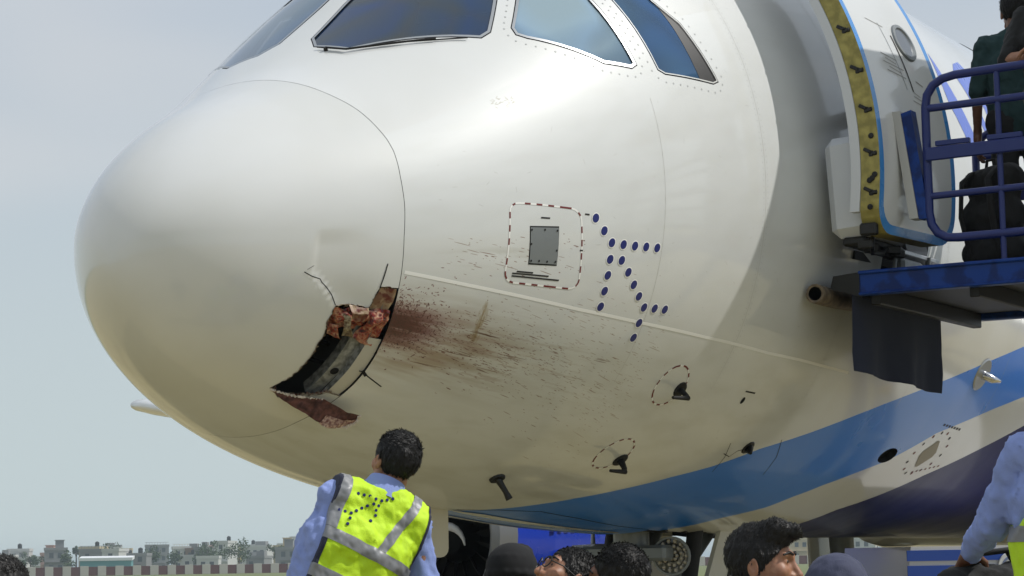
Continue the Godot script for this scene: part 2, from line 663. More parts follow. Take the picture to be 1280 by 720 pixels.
func build_plane() -> void:
	plane = thing("airliner", "white airliner with a dented, torn open nose cone, blue swoosh and dark blue belly", "airliner", NOSE)
	plane.basis = Basis(Vector3(sin(HEADING), 0, -cos(HEADING)), Vector3.UP, Vector3(cos(HEADING), 0, sin(HEADING)))
	make_profiles()
	# outlines of everything that is cut into the skin
	var cone := PackedVector2Array()
	var body_cut := PackedVector2Array()
	for i in 73:
		var d := -180.0 + 5.0 * i
		cone.append(xa(joint_x(d) - 0.0014, d))
		body_cut.append(xa(joint_x(d) + 0.0014, d))
	for e in [[cone, 0.0], [body_cut, 0.5]]:
		e[0].append(Vector2(e[1], PI))
		e[0].append(Vector2(e[1], -PI))
	var hole := jagged(poly(HOLE + HOLE2))
	var blue := poly(BLUE_EDGE + BLUE_BACK)
	var blue2 := mirror(blue)
	var indigo := poly(INDIGO)
	var indigo2 := mirror(indigo)
	var w_front := poly([1.42, 4.8, 1.335, 9.0, 1.345, 20.0, 1.80, 43.0, 1.868, 43.0, 2.072, 36.3, 2.302, 29.5, 2.42, 25.0, 2.48, 18.0, 2.46, 3.4, 2.2, 2.6, 1.75, 3.2])
	var w_side := poly([2.143, 38.9, 1.975, 44.6, 1.962, 47.0, 2.0, 49.3, 2.332, 62.4, 2.50, 65.4, 2.548, 65.0, 2.532, 48.2, 2.577, 41.3, 2.55, 33.0, 2.40, 31.5])
	var w_rear := poly([2.644, 50.0, 2.676, 67.1, 2.72, 68.4, 3.083, 72.2, 3.135, 71.9, 3.128, 70.7, 3.026, 59.2, 2.98, 56.8, 2.922, 53.1, 2.90, 47.5, 2.88, 42.0, 2.70, 41.0])
	var panes := [w_front, mirror(w_front), w_side, mirror(w_side), w_rear, mirror(w_rear)]
	var door := poly([4.66, 104.0, 4.62, 99.0, 4.62, 48.0, 4.68, 45.0, 5.36, 44.4, 5.43, 48.0, 5.43, 99.0, 5.38, 103.0])
	var bay := poly([4.72, 180, 4.72, 171.5, 6.25, 171.5, 6.25, 180])
	var stain := PackedVector2Array([Vector2(0.93, deg_to_rad(58)), Vector2(2.19, deg_to_rad(58)), Vector2(2.19, deg_to_rad(178)), Vector2(0.93, deg_to_rad(178))])
	stain.reverse()
	if Geometry2D.is_polygon_clockwise(stain):
		stain.reverse()
	var vent := disc(6.2, 138.6, 0.125, 18, 0.55)
	# the nose cone
	on_plane("nose_cone", skin(Vector2(0, -PI), Vector2(1.05, PI), 84, 200, [cone], [hole], 0.0, Rect2(0, 0, 1, 1), true), M.radome)
	# the skin behind it
	var cuts: Array = [body_cut, blue, blue2, indigo, indigo2, door, bay, mirror(bay), stain, vent]
	cuts.append_array(panes)
	on_plane("fuselage_skin", skin(Vector2(0.9, -PI), Vector2(3.0, PI), 84, 120, [], cuts), M.white)
	var stain_uv := Rect2(0.86, deg_to_rad(58), 3.94, deg_to_rad(120))
	M.stained = paint(Color.WHITE, 0.46, 1.0)
	M.stained.metallic_specular = 0.45
	M.stained.albedo_texture = stain_picture(stain_uv)
	M.stained.normal_enabled = false
	M.stained.roughness_texture = null
	var side_cuts: Array = [body_cut, blue, bay]
	side_cuts.append_array(panes)
	on_plane("stained_side_skin", skin(Vector2(0.93, deg_to_rad(58)), Vector2(2.19, deg_to_rad(178)), 50, 70, [stain], side_cuts, 0.0, stain_uv), M.stained).set_meta("label", "white nose skin spattered with dried blood behind the hole")
	for p in [blue, blue2]:
		var b := bounds(p)
		on_plane("blue_swoosh", skin(b.position, b.end, 60, 60, [p], [bay, mirror(bay), vent]), M.blue)
	for p in [indigo, indigo2]:
		var b := bounds(p)
		on_plane("dark_blue_belly", skin(b.position, b.end, 24, 40, [p], [bay, mirror(bay)]), M.indigo)
	# dark joint behind the cone
	var ring := PackedVector2Array()
	for i in 73:
		ring.append(xa(joint_x(-180.0 + 5.0 * i) - 0.02, -180.0 + 5.0 * i))
	for i in range(72, -1, -1):
		ring.append(xa(joint_x(-180.0 + 5.0 * i) + 0.02, -180.0 + 5.0 * i))
	on_plane("joint_seal", skin(Vector2(0.95, -PI), Vector2(1.05, PI), 6, 120, [ring], [hole], -0.006), M.gap)
	build_damage(hole)
	# glazing
	for i in panes.size():
		var o: PackedVector2Array = panes[i]
		var f1 := grow_outline(o, -0.007)
		var f2 := grow_outline(o, -0.024 if i < 4 else -0.014)
		var b := bounds(o)
		var win := Node3D.new()
		win.name = "cockpit_window"
		plane.add_child(win, true)
		var nq := ceili(b.size.x / 0.025)
		var na := ceili(b.size.y / 0.05)
		on_plane("seal", skin(b.position, b.end, nq, na, [o], [f1], -0.004), M.seal, win)
		on_plane("frame", skin(b.position, b.end, nq, na, [f1], [f2], 0.002), M.alu if i < 4 else M.white, win)
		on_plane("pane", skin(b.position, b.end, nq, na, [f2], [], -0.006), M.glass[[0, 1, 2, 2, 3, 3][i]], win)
		# bolts round the frame of the side windows
		if i in [2, 4]:
			var rim := grow_outline(o, 0.045)
			var st := begin()
			var acc := 0.0
			for k in rim.size():
				var pa: Vector2 = rim[k]
				var pb: Vector2 = rim[(k + 1) % rim.size()]
				var l := (sp(pb.x, pb.y) - sp(pa.x, pa.y)).length()
				while acc < l:
					var pm := pa.lerp(pb, acc / l)
					lathe(st, sp(pm.x, pm.y), sn(pm.x, pm.y), [Vector2(0.0015, 0.006), Vector2(0.0015, 0.0)], 6)
					acc += 0.055
				acc -= l
			var bolts := on_plane("frame_bolts", st.commit(), M.rivet, win)
			bolts.set_meta("kind", "stuff")
	# the dark blind inside the rear side window
	var blind := poly([2.90, 47.5, 2.93, 53.1, 2.985, 56.8, 3.035, 59.2, 3.13, 71.5, 3.08, 72.0, 2.99, 70.9, 2.955, 60.0])
	on_plane("cockpit_blind", patch(blind if not Geometry2D.is_polygon_clockwise(blind) else mirror(mirror(blind)), -0.0045), M.black)
	# cockpit inside
	var st := begin()
	bx(st, Vector3(3.15, AXIS - 0.1, 0), Vector3(2.5, 0.06, 1.9))
	bx(st, Vector3(3.9, AXIS + 0.55, 0), Vector3(0.06, 1.3, 2.2))
	bx(st, Vector3(1.78, AXIS + 0.1, 0), Vector3(0.36, 0.5, 1.0), Basis.IDENTITY, 0.06)
	obj("cockpit_floor_and_panel", st, M.dark, plane)
	for s in [-1, 1]:
		st = begin()
		bx(st, Vector3(2.75, AXIS + 0.35, s * 0.55), Vector3(0.5, 0.14, 0.5), Basis.IDENTITY, 0.04)
		bx(st, Vector3(3.0, AXIS + 0.75, s * 0.55), Vector3(0.14, 0.8, 0.48), Basis(Vector3.BACK, -0.15), 0.05)
		obj("pilot_seat", st, M.dark, plane)
	# wipers
	for s in [1.0]:
		st = begin()
		var arm := []
		for e in [[1.315, 14.0], [1.325, 20.0], [1.46, 28.5], [1.62, 36.0]]:
			arm.append(sp(sqrt(e[0]), deg_to_rad(e[1] * s), 0.016))
		tube(st, arm, 0.005, 6)
		var blade := []
		for e in [[1.318, 11.0], [1.328, 20.0], [1.52, 31.5], [1.74, 41.0]]:
			blade.append(sp(sqrt(e[0]), deg_to_rad(e[1] * s), 0.012))
		tube(st, blade, 0.004, 6)
		lathe(st, sp(sqrt(1.312), deg_to_rad(14.0 * s)), sn(sqrt(1.312), deg_to_rad(14.0 * s)), [Vector2(0, 0.012), Vector2(0.018, 0.010), Vector2(0.018, 0)], 10)
		obj("wiper", st, M.black, plane)
	build_doorway()
	build_details()
	build_rest()

func stain_picture(uv: Rect2) -> ImageTexture:
	# flat colours on the port side of the nose: print, dirt and the dried spatter, in the skin's own (station, angle)
	var w := 2048
	var h := 2048
	var img := Image.create(w, h, false, Image.FORMAT_RGBA8)
	var base := lin(0.665, 0.675, 0.67)
	img.fill(base)
	# grime: dull patches, coarse picture blown up
	var R := 512
	var lo := Image.create(R, R, false, Image.FORMAT_RGBA8)
	var n1 := FastNoiseLite.new()
	n1.seed = 11
	n1.frequency = 0.015
	n1.fractal_octaves = 4
	var n2 := FastNoiseLite.new()
	n2.seed = 12
	n2.frequency = 0.045
	n2.fractal_octaves = 5
	var n3 := FastNoiseLite.new()
	n3.seed = 13
	n3.frequency = 0.10
	n3.fractal_octaves = 3
	for j in R:
		for i in R:
			var x := uv.position.x + uv.size.x * (i + 0.5) / R
			var a := rad_to_deg(uv.position.y + uv.size.y * (j + 0.5) / R)
			var edge := smoothstep(0.0, 8.0, a - 58.0) * smoothstep(0.0, 0.35, 4.8 - x)
			var s := n1.get_noise_2d(i, j * 2.2) * 0.5 + 0.5
			# noise drawn out along the airflow, which runs aft and a little down
			var jj := j - i * 0.16
			var t := n2.get_noise_2d(i * 0.30, jj * 1.6) * 0.5 + 0.5
			var t2 := n3.get_noise_2d(i * 0.16, jj * 1.9) * 0.5 + 0.5
			var al := edge * (0.04 + 0.08 * smoothstep(112.0, 130.0, a)) * smoothstep(0.3, 0.9, s)
			var d := Vector2((x - 1.0) / 0.95, (a - 122.0 - (x - 1.0) * 5.0) / 13.0)
			var g := exp(-d.length_squared() * 1.5)
			var haze := g * (0.35 + 0.65 * smoothstep(0.2, 0.8, t)) * edge
			var smear := smoothstep(0.52, 0.74, t2) * exp(-Vector2((x - 1.1) / 1.0, (a - 121.0 - (x - 1.0) * 5.5) / 8.5).length_squared())
			var core := exp(-Vector2((x - 1.02) / 0.26, (a - 119.2) / 5.4).length_squared()) * smoothstep(-0.05, 0.5, t * 0.6 + t2 * 0.4)
			var up := 0.22 * exp(-Vector2((x - 1.45) / 0.3, (a - 101.0) / 2.0).length_squared()) * smoothstep(0.45, 0.7, t)
			var c := Color(0.47, 0.44, 0.35).lerp(Color(0.43, 0.32, 0.19), clampf(haze * 1.8, 0.0, 1.0)).lerp(Color(0.36, 0.20, 0.11), clampf(smear * 1.3, 0.0, 1.0)).lerp(Color(0.27, 0.045, 0.05), clampf(core * 1.9, 0.0, 1.0))
			c.a = clampf(maxf(maxf(al, haze * 0.74), maxf(maxf(core * 1.15, smear * 0.55), up)), 0.0, 0.95)
			lo.set_pixel(i, j, c)
	lo.resize(w, h, Image.INTERPOLATE_CUBIC)
	img.blend_rect(lo, Rect2i(0, 0, w, h), Vector2i.ZERO)
	rng.seed = 77
	# streaks of the spatter, blown backwards
	for k in 1500:
		var far := pow(rng.randf(), 1.45)
		var x := 1.0 + far * 1.75
		var a := 119.0 + (x - 1.0) * 5.5 + rng.randfn(0.0, 1.0) * (3.2 + far * 6.0)
		if rng.randf() < 0.07:
			a = 101.0 + rng.randfn() * 2.5
			x = 1.2 + rng.randf() * 0.8
		var len := (0.005 + rng.randf() * rng.randf() * rng.randf() * 0.11) * (0.5 + far)
		var wid := 0.0012 + rng.randf() * rng.randf() * 0.0055 * (1.0 - 0.5 * far)
		var tone := Color(0.28, 0.08, 0.05).lerp(Color(0.32, 0.19, 0.10), rng.randf() * 0.6 + 0.4 * far)
		streak(img, uv, x, a, len, wid, 0.18 + rng.randf() * 0.12, tone, (0.3 + 0.5 * rng.randf()) * (1.0 - 0.35 * far))
	for k in 700:
		var x := 0.99 + absf(rng.randfn()) * 0.12
		var a := 118.3 + rng.randfn() * 4.2
		streak(img, uv, x, a, 0.003 + rng.randf() * rng.randf() * 0.022, 0.002 + rng.randf() * 0.006, rng.randf() * 3.0, Color(0.30, 0.05, 0.05).lerp(Color(0.17, 0.04, 0.05), rng.randf()), 0.35 + 0.5 * rng.randf())
	# a few long dark smears
	for e in [[1.50, 119.0, 0.16], [1.42, 124.5, 0.2], [1.72, 124.0, 0.12], [2.33, 123.0, 0.11], [1.27, 128.5, 0.12], [1.6, 128.0, 0.1]]:
		for r in 3:
			streak(img, uv, e[0] + rng.randf() * 0.05, e[1] + rng.randf() * 0.7, e[2] * (0.5 + rng.randf()), 0.002 + 0.004 * rng.randf(), 0.05 + 0.15 * rng.randf(), Color(0.25, 0.12, 0.07), 0.42)
	# small scuffs all over
	for k in 160:
		var x := 1.1 + rng.randf() * 3.5
		var a := 70.0 + rng.randf() * 100.0
		streak(img, uv, x, a, 0.01 + rng.randf() * 0.03, 0.002, rng.randf() * 3.0, Color(0.45, 0.43, 0.38), 0.25)
	# two faint grey stains near the windshield
	for e in [[1.62, 61.0], [1.68, 62.0], [1.93, 63.0]]:
		for r in 16:
			streak(img, uv, e[0] + rng.randfn() * 0.03, e[1] + rng.randfn() * 0.8, 0.02, 0.006, rng.randf() * 3.0, Color(0.5, 0.47, 0.38), 0.3)
	# vertical rub mark below the line
	for r in 60:
		streak(img, uv, 1.475 + rng.randfn() * 0.012, 112.0 + rng.randf() * 9.0, 0.04, 0.012, 1.5, Color(0.48, 0.38, 0.22), 0.17)
	return ImageTexture.create_from_image(img)

func streak(img: Image, uv: Rect2, x: float, deg: float, length: float, wid: float, ang: float, c: Color, strength: float) -> void:
	var a := deg_to_rad(deg)
	var q := sqrt(x)
	var ma := (sp(q, a + 0.001) - sp(q, a)).length() / 0.001
	var sx := img.get_width() / uv.size.x
	var sy := img.get_height() / uv.size.y / ma
	var cx := (x - uv.position.x) * sx
	var cy := (a - uv.position.y) / uv.size.y * img.get_height()
	var rx := int((length + wid) * sx) + 2
	var ry := int((length * absf(sin(ang)) + wid * 2.0 + 0.004) * sy) + 2
	var ca := cos(ang)
	var sa := sin(ang)
	for j in range(maxi(0, int(cy) - ry), mini(img.get_height(), int(cy) + ry)):
		for i in range(maxi(0, int(cx) - rx), mini(img.get_width(), int(cx) + rx)):
			var dx := (i - cx) / sx
			var dy := (j - cy) / sy
			var u := dx * ca + dy * sa
			var v := -dx * sa + dy * ca
			var t := clampf(absf(u) * 2.0 / length, 0.0, 1.0)
			var edge := 1.0 - smoothstep(0.5, 1.0, absf(v) / (wid * 0.5 * (1.05 - t * t) + 0.0006))
			if edge > 0.01 and t < 1.0:
				img.set_pixel(i, j, img.get_pixel(i, j).lerp(Color(c.r, c.g, c.b, 1.0), edge * strength))

# ------------------------------------------------------------ the hole in the nose cone
func rim_mesh(p: PackedVector2Array, g0: float, g1: float) -> SurfaceTool:
	var st := begin()
	for i in p.size():
		var a: Vector2 = p[i]
		var b: Vector2 = p[(i + 1) % p.size()]
		quad(st, sp(a.x, a.y, g0), sp(b.x, b.y, g0), sp(b.x, b.y, g1), sp(a.x, a.y, g1))
	return st

# points on the skin with a height each: rows of [station, degrees, height]
func sheet(rows: Array, rough: float, sd: int) -> SurfaceTool:
	var st := begin()
	var n := FastNoiseLite.new()
	n.seed = sd
	n.frequency = 9.0
	n.fractal_octaves = 3
	var fine := 6
	var pts := []
	var nr := (rows.size() - 1) * fine
	var nc: int = (rows[0].size() - 1) * fine
	for i in nr + 1:
		var row := []
		for j in nc + 1:
			var fi := minf(float(i) / fine, rows.size() - 1.0001)
			var fj := minf(float(j) / fine, rows[0].size() - 1.0001)
			var ii := int(fi)
			var jj := int(fj)
			var v: Array = []
			for k in 3:
				v.append(lerpf(lerpf(rows[ii][jj][k], rows[ii][jj + 1][k], fj - jj), lerpf(rows[ii + 1][jj][k], rows[ii + 1][jj + 1][k], fj - jj), fi - ii))
			var p := sp(sqrt(v[0]), deg_to_rad(v[1]), v[2])
			var edge := 1.0
			row.append(p + sn(sqrt(v[0]), deg_to_rad(v[1])) * n.get_noise_3dv(p) * rough * edge + Vector3(n.get_noise_3dv(p * 1.7 + Vector3(5, 1, 2)), n.get_noise_3dv(p * 1.6 + Vector3(2, 9, 4)), 0) * rough * 0.5)
		pts.append(row)
	for i in nr:
		for j in nc:
			var a: Vector3 = pts[i][j]
			var b: Vector3 = pts[i + 1][j]
			var c: Vector3 = pts[i + 1][j + 1]
			var d: Vector3 = pts[i][j + 1]
			quad(st, a, b, c, d)
	return st

func build_damage(hole: PackedVector2Array) -> void:
	var bone := tri(mat(lin(0.42, 0.38, 0.28), 0.8), 0.15)
	bone.albedo_texture = noise_tex(0.03, 256, ramp2(Color(0.45, 0.35, 0.28), Color(1, 1, 1)), false, 1.0, 4, 41)
	var g := Gradient.new()
	g.offsets = PackedFloat32Array([0.2, 0.36, 0.48, 0.58, 0.7, 0.85])
	g.colors = PackedColorArray([Color(0.10, 0.02, 0.02), Color(0.40, 0.04, 0.04), Color(0.55, 0.13, 0.08), Color(0.66, 0.44, 0.34), Color(0.76, 0.64, 0.52), Color(0.34, 0.04, 0.04)])
	var gore := tri(mat(Color.WHITE, 0.42), 0.28)
	gore.albedo_texture = noise_tex(0.012, 512, g, false, 1.0, 5, 43)
	var stained := tri(mat(Color.WHITE, 0.5), 0.22)
	stained.albedo_texture = noise_tex(0.014, 256, ramp2(Color(0.36, 0.13, 0.09), Color(0.66, 0.58, 0.46), 0.36, 0.6), false, 1.0, 5, 44)
	var under := tri(mat(Color.WHITE, 0.8), 0.2)
	under.albedo_texture = noise_tex(0.02, 256, ramp2(Color(0.20, 0.10, 0.10), Color(0.42, 0.27, 0.25), 0.3, 0.7), false, 1.0, 5, 45)
	var dmg := Node3D.new()
	dmg.name = "torn_hole"
	plane.add_child(dmg, true)
	dmg.set_meta("label", "bloodied jagged hole in the lower side of the nose cone")
	obj("torn_edge", rim_mesh(hole, 0.0, -0.016), bone, dmg)
	# inside: front bulkhead and ring frame
	var st := begin()
	var c := Vector3(1.03, AXIS - 0.68, 0)
	var nn := 96
	var rad := [0.0, 0.25, 0.5, 0.72, 0.80]
	for i in nn:
		var a0 := TAU * i / nn - PI
		var a1 := TAU * (i + 1) / nn - PI
		for k in rad.size() - 1:
			var p := []
			for e in [[a0, rad[k]], [a0, rad[k + 1]], [a1, rad[k + 1]], [a1, rad[k]]]:
				var s := sp(sqrt(1.03), e[0])
				var v: Vector3 = c.lerp(Vector3(1.03, s.y, s.z), e[1])
				v.x += 0.22 - 0.12 * e[1]
				p.append(v)
			quad(st, p[0], p[1], p[2], p[3])
	obj("front_bulkhead", st, mat(lin(0.10, 0.105, 0.105), 0.6), dmg)
	var rm := tri(mat(lin(0.30, 0.31, 0.31), 0.5, 0.2), 0.3)
	rm.roughness_texture = M.rough
	rm.albedo_texture = noise_tex(0.03, 256, ramp2(Color(0.6, 0.6, 0.6), Color(1, 1, 1), 0.3, 0.6), false, 1.0, 4, 46)
	add_mesh("ring_frame", patch(poly([0.885, 110.0, 0.946, 110.0, 0.949, 124.0, 0.947, 136.0, 0.940, 150.0, 0.885, 150.0, 0.885, 136.0]), -0.05), rm, dmg)
	var stepm := begin()
	var stepn := begin()
	for k in 20:
		var d0 := 110.0 + k * 2.0
		quad(stepm, sp(sqrt(0.946), deg_to_rad(d0), -0.05), sp(sqrt(0.946), deg_to_rad(d0 + 2.0), -0.05), sp(sqrt(0.950), deg_to_rad(d0 + 2.0), -0.013), sp(sqrt(0.950), deg_to_rad(d0), -0.013))
		quad(stepn, sp(sqrt(0.885), deg_to_rad(d0), -0.05), sp(sqrt(0.885), deg_to_rad(d0 + 2.0), -0.05), sp(sqrt(0.885), deg_to_rad(d0 + 2.0), -0.11), sp(sqrt(0.885), deg_to_rad(d0), -0.11))
	obj("frame_edge", stepm, rm, dmg)
	obj("frame_lip", stepn, rm, dmg)
	var fl := poly([0.95, 124.5, joint_x(124.5), 124.5, joint_x(130), 130, joint_x(136), 136.0, joint_x(141), 141, joint_x(146), 146.0, 0.940, 146.0, 0.948, 136.0])
	add_mesh("cone_flange", patch(fl, -0.013), tri(mat(lin(0.50, 0.48, 0.42), 0.55), 0.5), dmg)
	# round hole in the ring
	for d in [138.9, 118.0]:
		add_mesh("frame_hole", patch(disc(0.918, d, 0.022, 18), -0.048), M.gap, dmg)
	# ribs and a conduit in the dark
	st = begin()
	for k in 4:
		tube(st, [Vector3(1.0, AXIS - 0.9 - k * 0.10, 0.35), Vector3(0.98, AXIS - 0.95 - k * 0.10, 0.52)], 0.012, 6)
	bx(st, Vector3(1.0, AXIS - 1.0, 0.48), Vector3(0.06, 0.2, 0.16), Basis(Vector3.RIGHT, 0.5), 0.01)
	obj("conduit", st, M.dark, dmg)
	# crumpled pieces over the upper half of the hole
	obj("crumpled_skin", sheet([[[0.735, 117.0, -0.004], [0.80, 116.0, 0.004], [0.885, 116.5, -0.004], [0.93, 118.0, -0.02]], [[0.738, 120.5, -0.03], [0.80, 120.0, 0.012], [0.88, 119.5, -0.01], [0.93, 121.0, -0.03]], [[0.745, 124.5, -0.05], [0.795, 124.0, -0.02], [0.86, 123.2, -0.045], [0.90, 123.5, -0.06]]], 0.03, 3), gore, dmg)
	obj("crumpled_skin", sheet([[[0.90, 116.5, -0.02], [0.955, 115.5, 0.0], [0.992, 116.0, -0.008]], [[0.90, 120.0, -0.012], [0.95, 119.5, 0.015], [0.995, 119.5, 0.0]], [[0.88, 125.6, -0.03], [0.93, 126.8, -0.02], [0.985, 127.0, -0.015]]], 0.03, 8), gore, dmg)
	obj("crumpled_skin", sheet([[[0.775, 118.0, 0.01], [0.80, 118.2, 0.03]], [[0.80, 122.0, 0.012], [0.825, 121.5, 0.035]], [[0.835, 126.2, -0.02], [0.87, 125.0, 0.0]]], 0.02, 9), bone, dmg)
	obj("crumpled_skin", sheet([[[0.745, 122.5, -0.02], [0.775, 122.0, 0.01]], [[0.76, 126.0, -0.03], [0.80, 125.5, 0.0]], [[0.80, 127.0, -0.04], [0.84, 127.3, -0.01]]], 0.02, 19), gore, dmg)
	obj("crumpled_skin", sheet([[[0.79, 115.2, 0.006], [0.88, 115.4, 0.002]], [[0.805, 117.2, 0.030], [0.885, 117.2, 0.022]], [[0.82, 119.4, 0.012], [0.88, 119.8, 0.012]]], 0.014, 29), stained, dmg)
	obj("torn_sliver", sheet([[[0.912, 109.4, -0.004], [0.988, 109.5, -0.004]], [[0.90, 113.0, -0.014], [0.990, 113.0, -0.006]], [[0.895, 116.0, -0.03], [0.975, 117.5, -0.02]]], 0.006, 5), stained, dmg)
	# the flap that hangs from the lower edge, bent outwards
	obj("hanging_flap", sheet([[[0.705, 151.9, 0.0], [0.80, 150.4, 0.012], [0.93, 146.2, 0.03], [1.05, 146.6, 0.055], [1.125, 146.4, 0.06]], [[0.705, 152.2, 0.002], [0.80, 151.8, 0.025], [0.93, 149.4, 0.05], [1.05, 149.0, 0.068], [1.13, 148.2, 0.07]], [[0.706, 152.4, 0.004], [0.80, 152.8, 0.03], [0.92, 152.2, 0.065], [1.03, 152.4, 0.082], [1.105, 150.6, 0.076]]], 0.012, 4), under, dmg)
	var pale := tri(mat(Color.WHITE, 0.85), 0.12)
	pale.albedo_texture = noise_tex(0.02, 256, ramp2(Color(0.40, 0.25, 0.24), Color(0.78, 0.68, 0.63), 0.35, 0.7), false, 1.0, 5, 47)
	obj("flap_end", sheet([[[0.985, 149.8, 0.062], [1.06, 148.9, 0.074], [1.128, 147.6, 0.076]], [[0.98, 151.0, 0.071], [1.05, 150.4, 0.080], [1.12, 149.2, 0.078]], [[0.97, 152.4, 0.077], [1.03, 152.3, 0.086], [1.10, 150.6, 0.080]]], 0.012, 4), pale, dmg)
	st = begin()
	rng.seed = 5
	for e in [[1.125, 146.4, 0.06, 1.13, 148.2, 0.073], [1.13, 148.2, 0.073, 1.105, 150.6, 0.079], [1.105, 150.6, 0.079, 1.03, 152.4, 0.085], [1.03, 152.4, 0.085, 0.98, 152.4, 0.078], [0.80, 150.2, 0.012, 0.93, 146.1, 0.032], [0.71, 151.9, 0.003, 0.80, 150.2, 0.012]]:
		for k in 12:
			var f := k / 12.0
			var p := sp(sqrt(lerpf(e[0], e[3], f)), deg_to_rad(lerpf(e[1], e[4], f)), lerpf(e[2], e[5], f))
			bx(st, p, Vector3(0.018, 0.004, 0.010) * (0.4 + 0.7 * rng.randf()), Basis.from_euler(Vector3(rng.randf(), rng.randf(), rng.randf()) * 3.0), 0.0)
	var fray := obj("frayed_edge", st, tri(mat(lin(0.62, 0.55, 0.47), 0.9), 0.2), dmg)
	fray.set_meta("kind", "stuff")
	# splinters of the torn laminate along the open edges
	rng.seed = 6
	for lay in 2:
		st = begin()
		for i in hole.size():
			var v: Vector2 = hole[i]
			if v.x > 0.985:
				continue
			var cen := Vector2(0.93, 2.3)
			for k in 3:
				var u := v.lerp(hole[(i + 1) % hole.size()], rng.randf())
				var dirv := (cen - u).normalized()
				var l := 0.004 + 0.014 * rng.randf() * rng.randf()
				var p0 := sp(u.x, u.y, -0.002 - 0.006 * lay)
				var p1 := sp(u.x + dirv.x * l * 0.55, u.y + dirv.y * l + (rng.randf() - 0.5) * 0.012, -0.004 - 0.02 * rng.randf())
				var sd := (p1 - p0).cross(sn(u.x, u.y)).normalized() * (0.002 + 0.004 * rng.randf())
				quad(st, p0 - sd, p0 + sd, p1 + sd * 0.2, p1 - sd * 0.2)
		var spl := obj("splinters", st, bone if lay == 0 else stained, dmg)
		spl.set_meta("kind", "stuff")
	# cracks that run from the hole
	for e in [[[0.564, 105.9, 0.60, 107.2, 0.636, 107.9, 0.645, 108.9, 0.670, 110.4, 0.70, 112.6, 0.732, 115.9], 0.0045], [[0.918, 102.4, 0.912, 106.0, 0.905, 109.4], 0.006], [[0.99, 134.9, 1.02, 135.0, 1.047, 135.9, 1.08, 136.6, 1.151, 138.0], 0.006], [[1.005, 134.6, 1.03, 135.6, 1.04, 136.0], 0.016], [[0.60, 103.5, 0.575, 105.0], 0.002]]:
		add_mesh("crack", patch(strip(e[0], e[1]), 0.0012), M.gap, dmg)

# ------------------------------------------------------------ the open door and the doorway
func leaf(x: float, z: float, depth: float) -> Vector3:
	var s := sec(sqrt(5.0))
	var h := s.x - s.w if z > s.w else s.w - s.y
	var y := s.z * sqrt(maxf(0.0, 1.0 - pow((z - s.w) / h, 2)))
	return Vector3(x, AXIS + z, y + 0.345 + (x - 3.8) * 0.10 - depth)

func leaf_sheet(o: PackedVector2Array, inner: Array, depth: float) -> SurfaceTool:
	var st := begin()
	var b := bounds(o)
	var nz := ceili(b.size.y / 0.06)
	for i in 6:
		for j in nz:
			var r := Rect2(b.position + Vector2(b.size.x / 6 * i, b.size.y / nz * j), Vector2(b.size.x / 6, b.size.y / nz))
			var cell := PackedVector2Array([r.position, Vector2(r.end.x, r.position.y), r.end, Vector2(r.position.x, r.end.y)])
			var ps: Array = Geometry2D.intersect_polygons(cell, o)
			for c in inner:
				var nx := []
				for p in ps:
					nx.append_array(Geometry2D.clip_polygons(p, c))
				ps = nx
			for p in ps:
				var idx := Geometry2D.triangulate_polygon(p)
				for t in range(0, idx.size(), 3):
					var q := []
					var m := []
					for k in 3:
						var v: Vector2 = p[idx[t + k]]
						var e := 0.01
						var n := (leaf(v.x, v.y + e, depth) - leaf(v.x, v.y - e, depth)).cross(leaf(v.x - e, v.y, depth) - leaf(v.x + e, v.y, depth)).normalized()
						m.append(n if n.z > 0 else -n)
						q.append(leaf(v.x, v.y, depth))
					tri3(st, q[0], q[1], q[2], m[0], m[1], m[2], p[idx[t]], p[idx[t + 1]], p[idx[t + 2]])
	return st

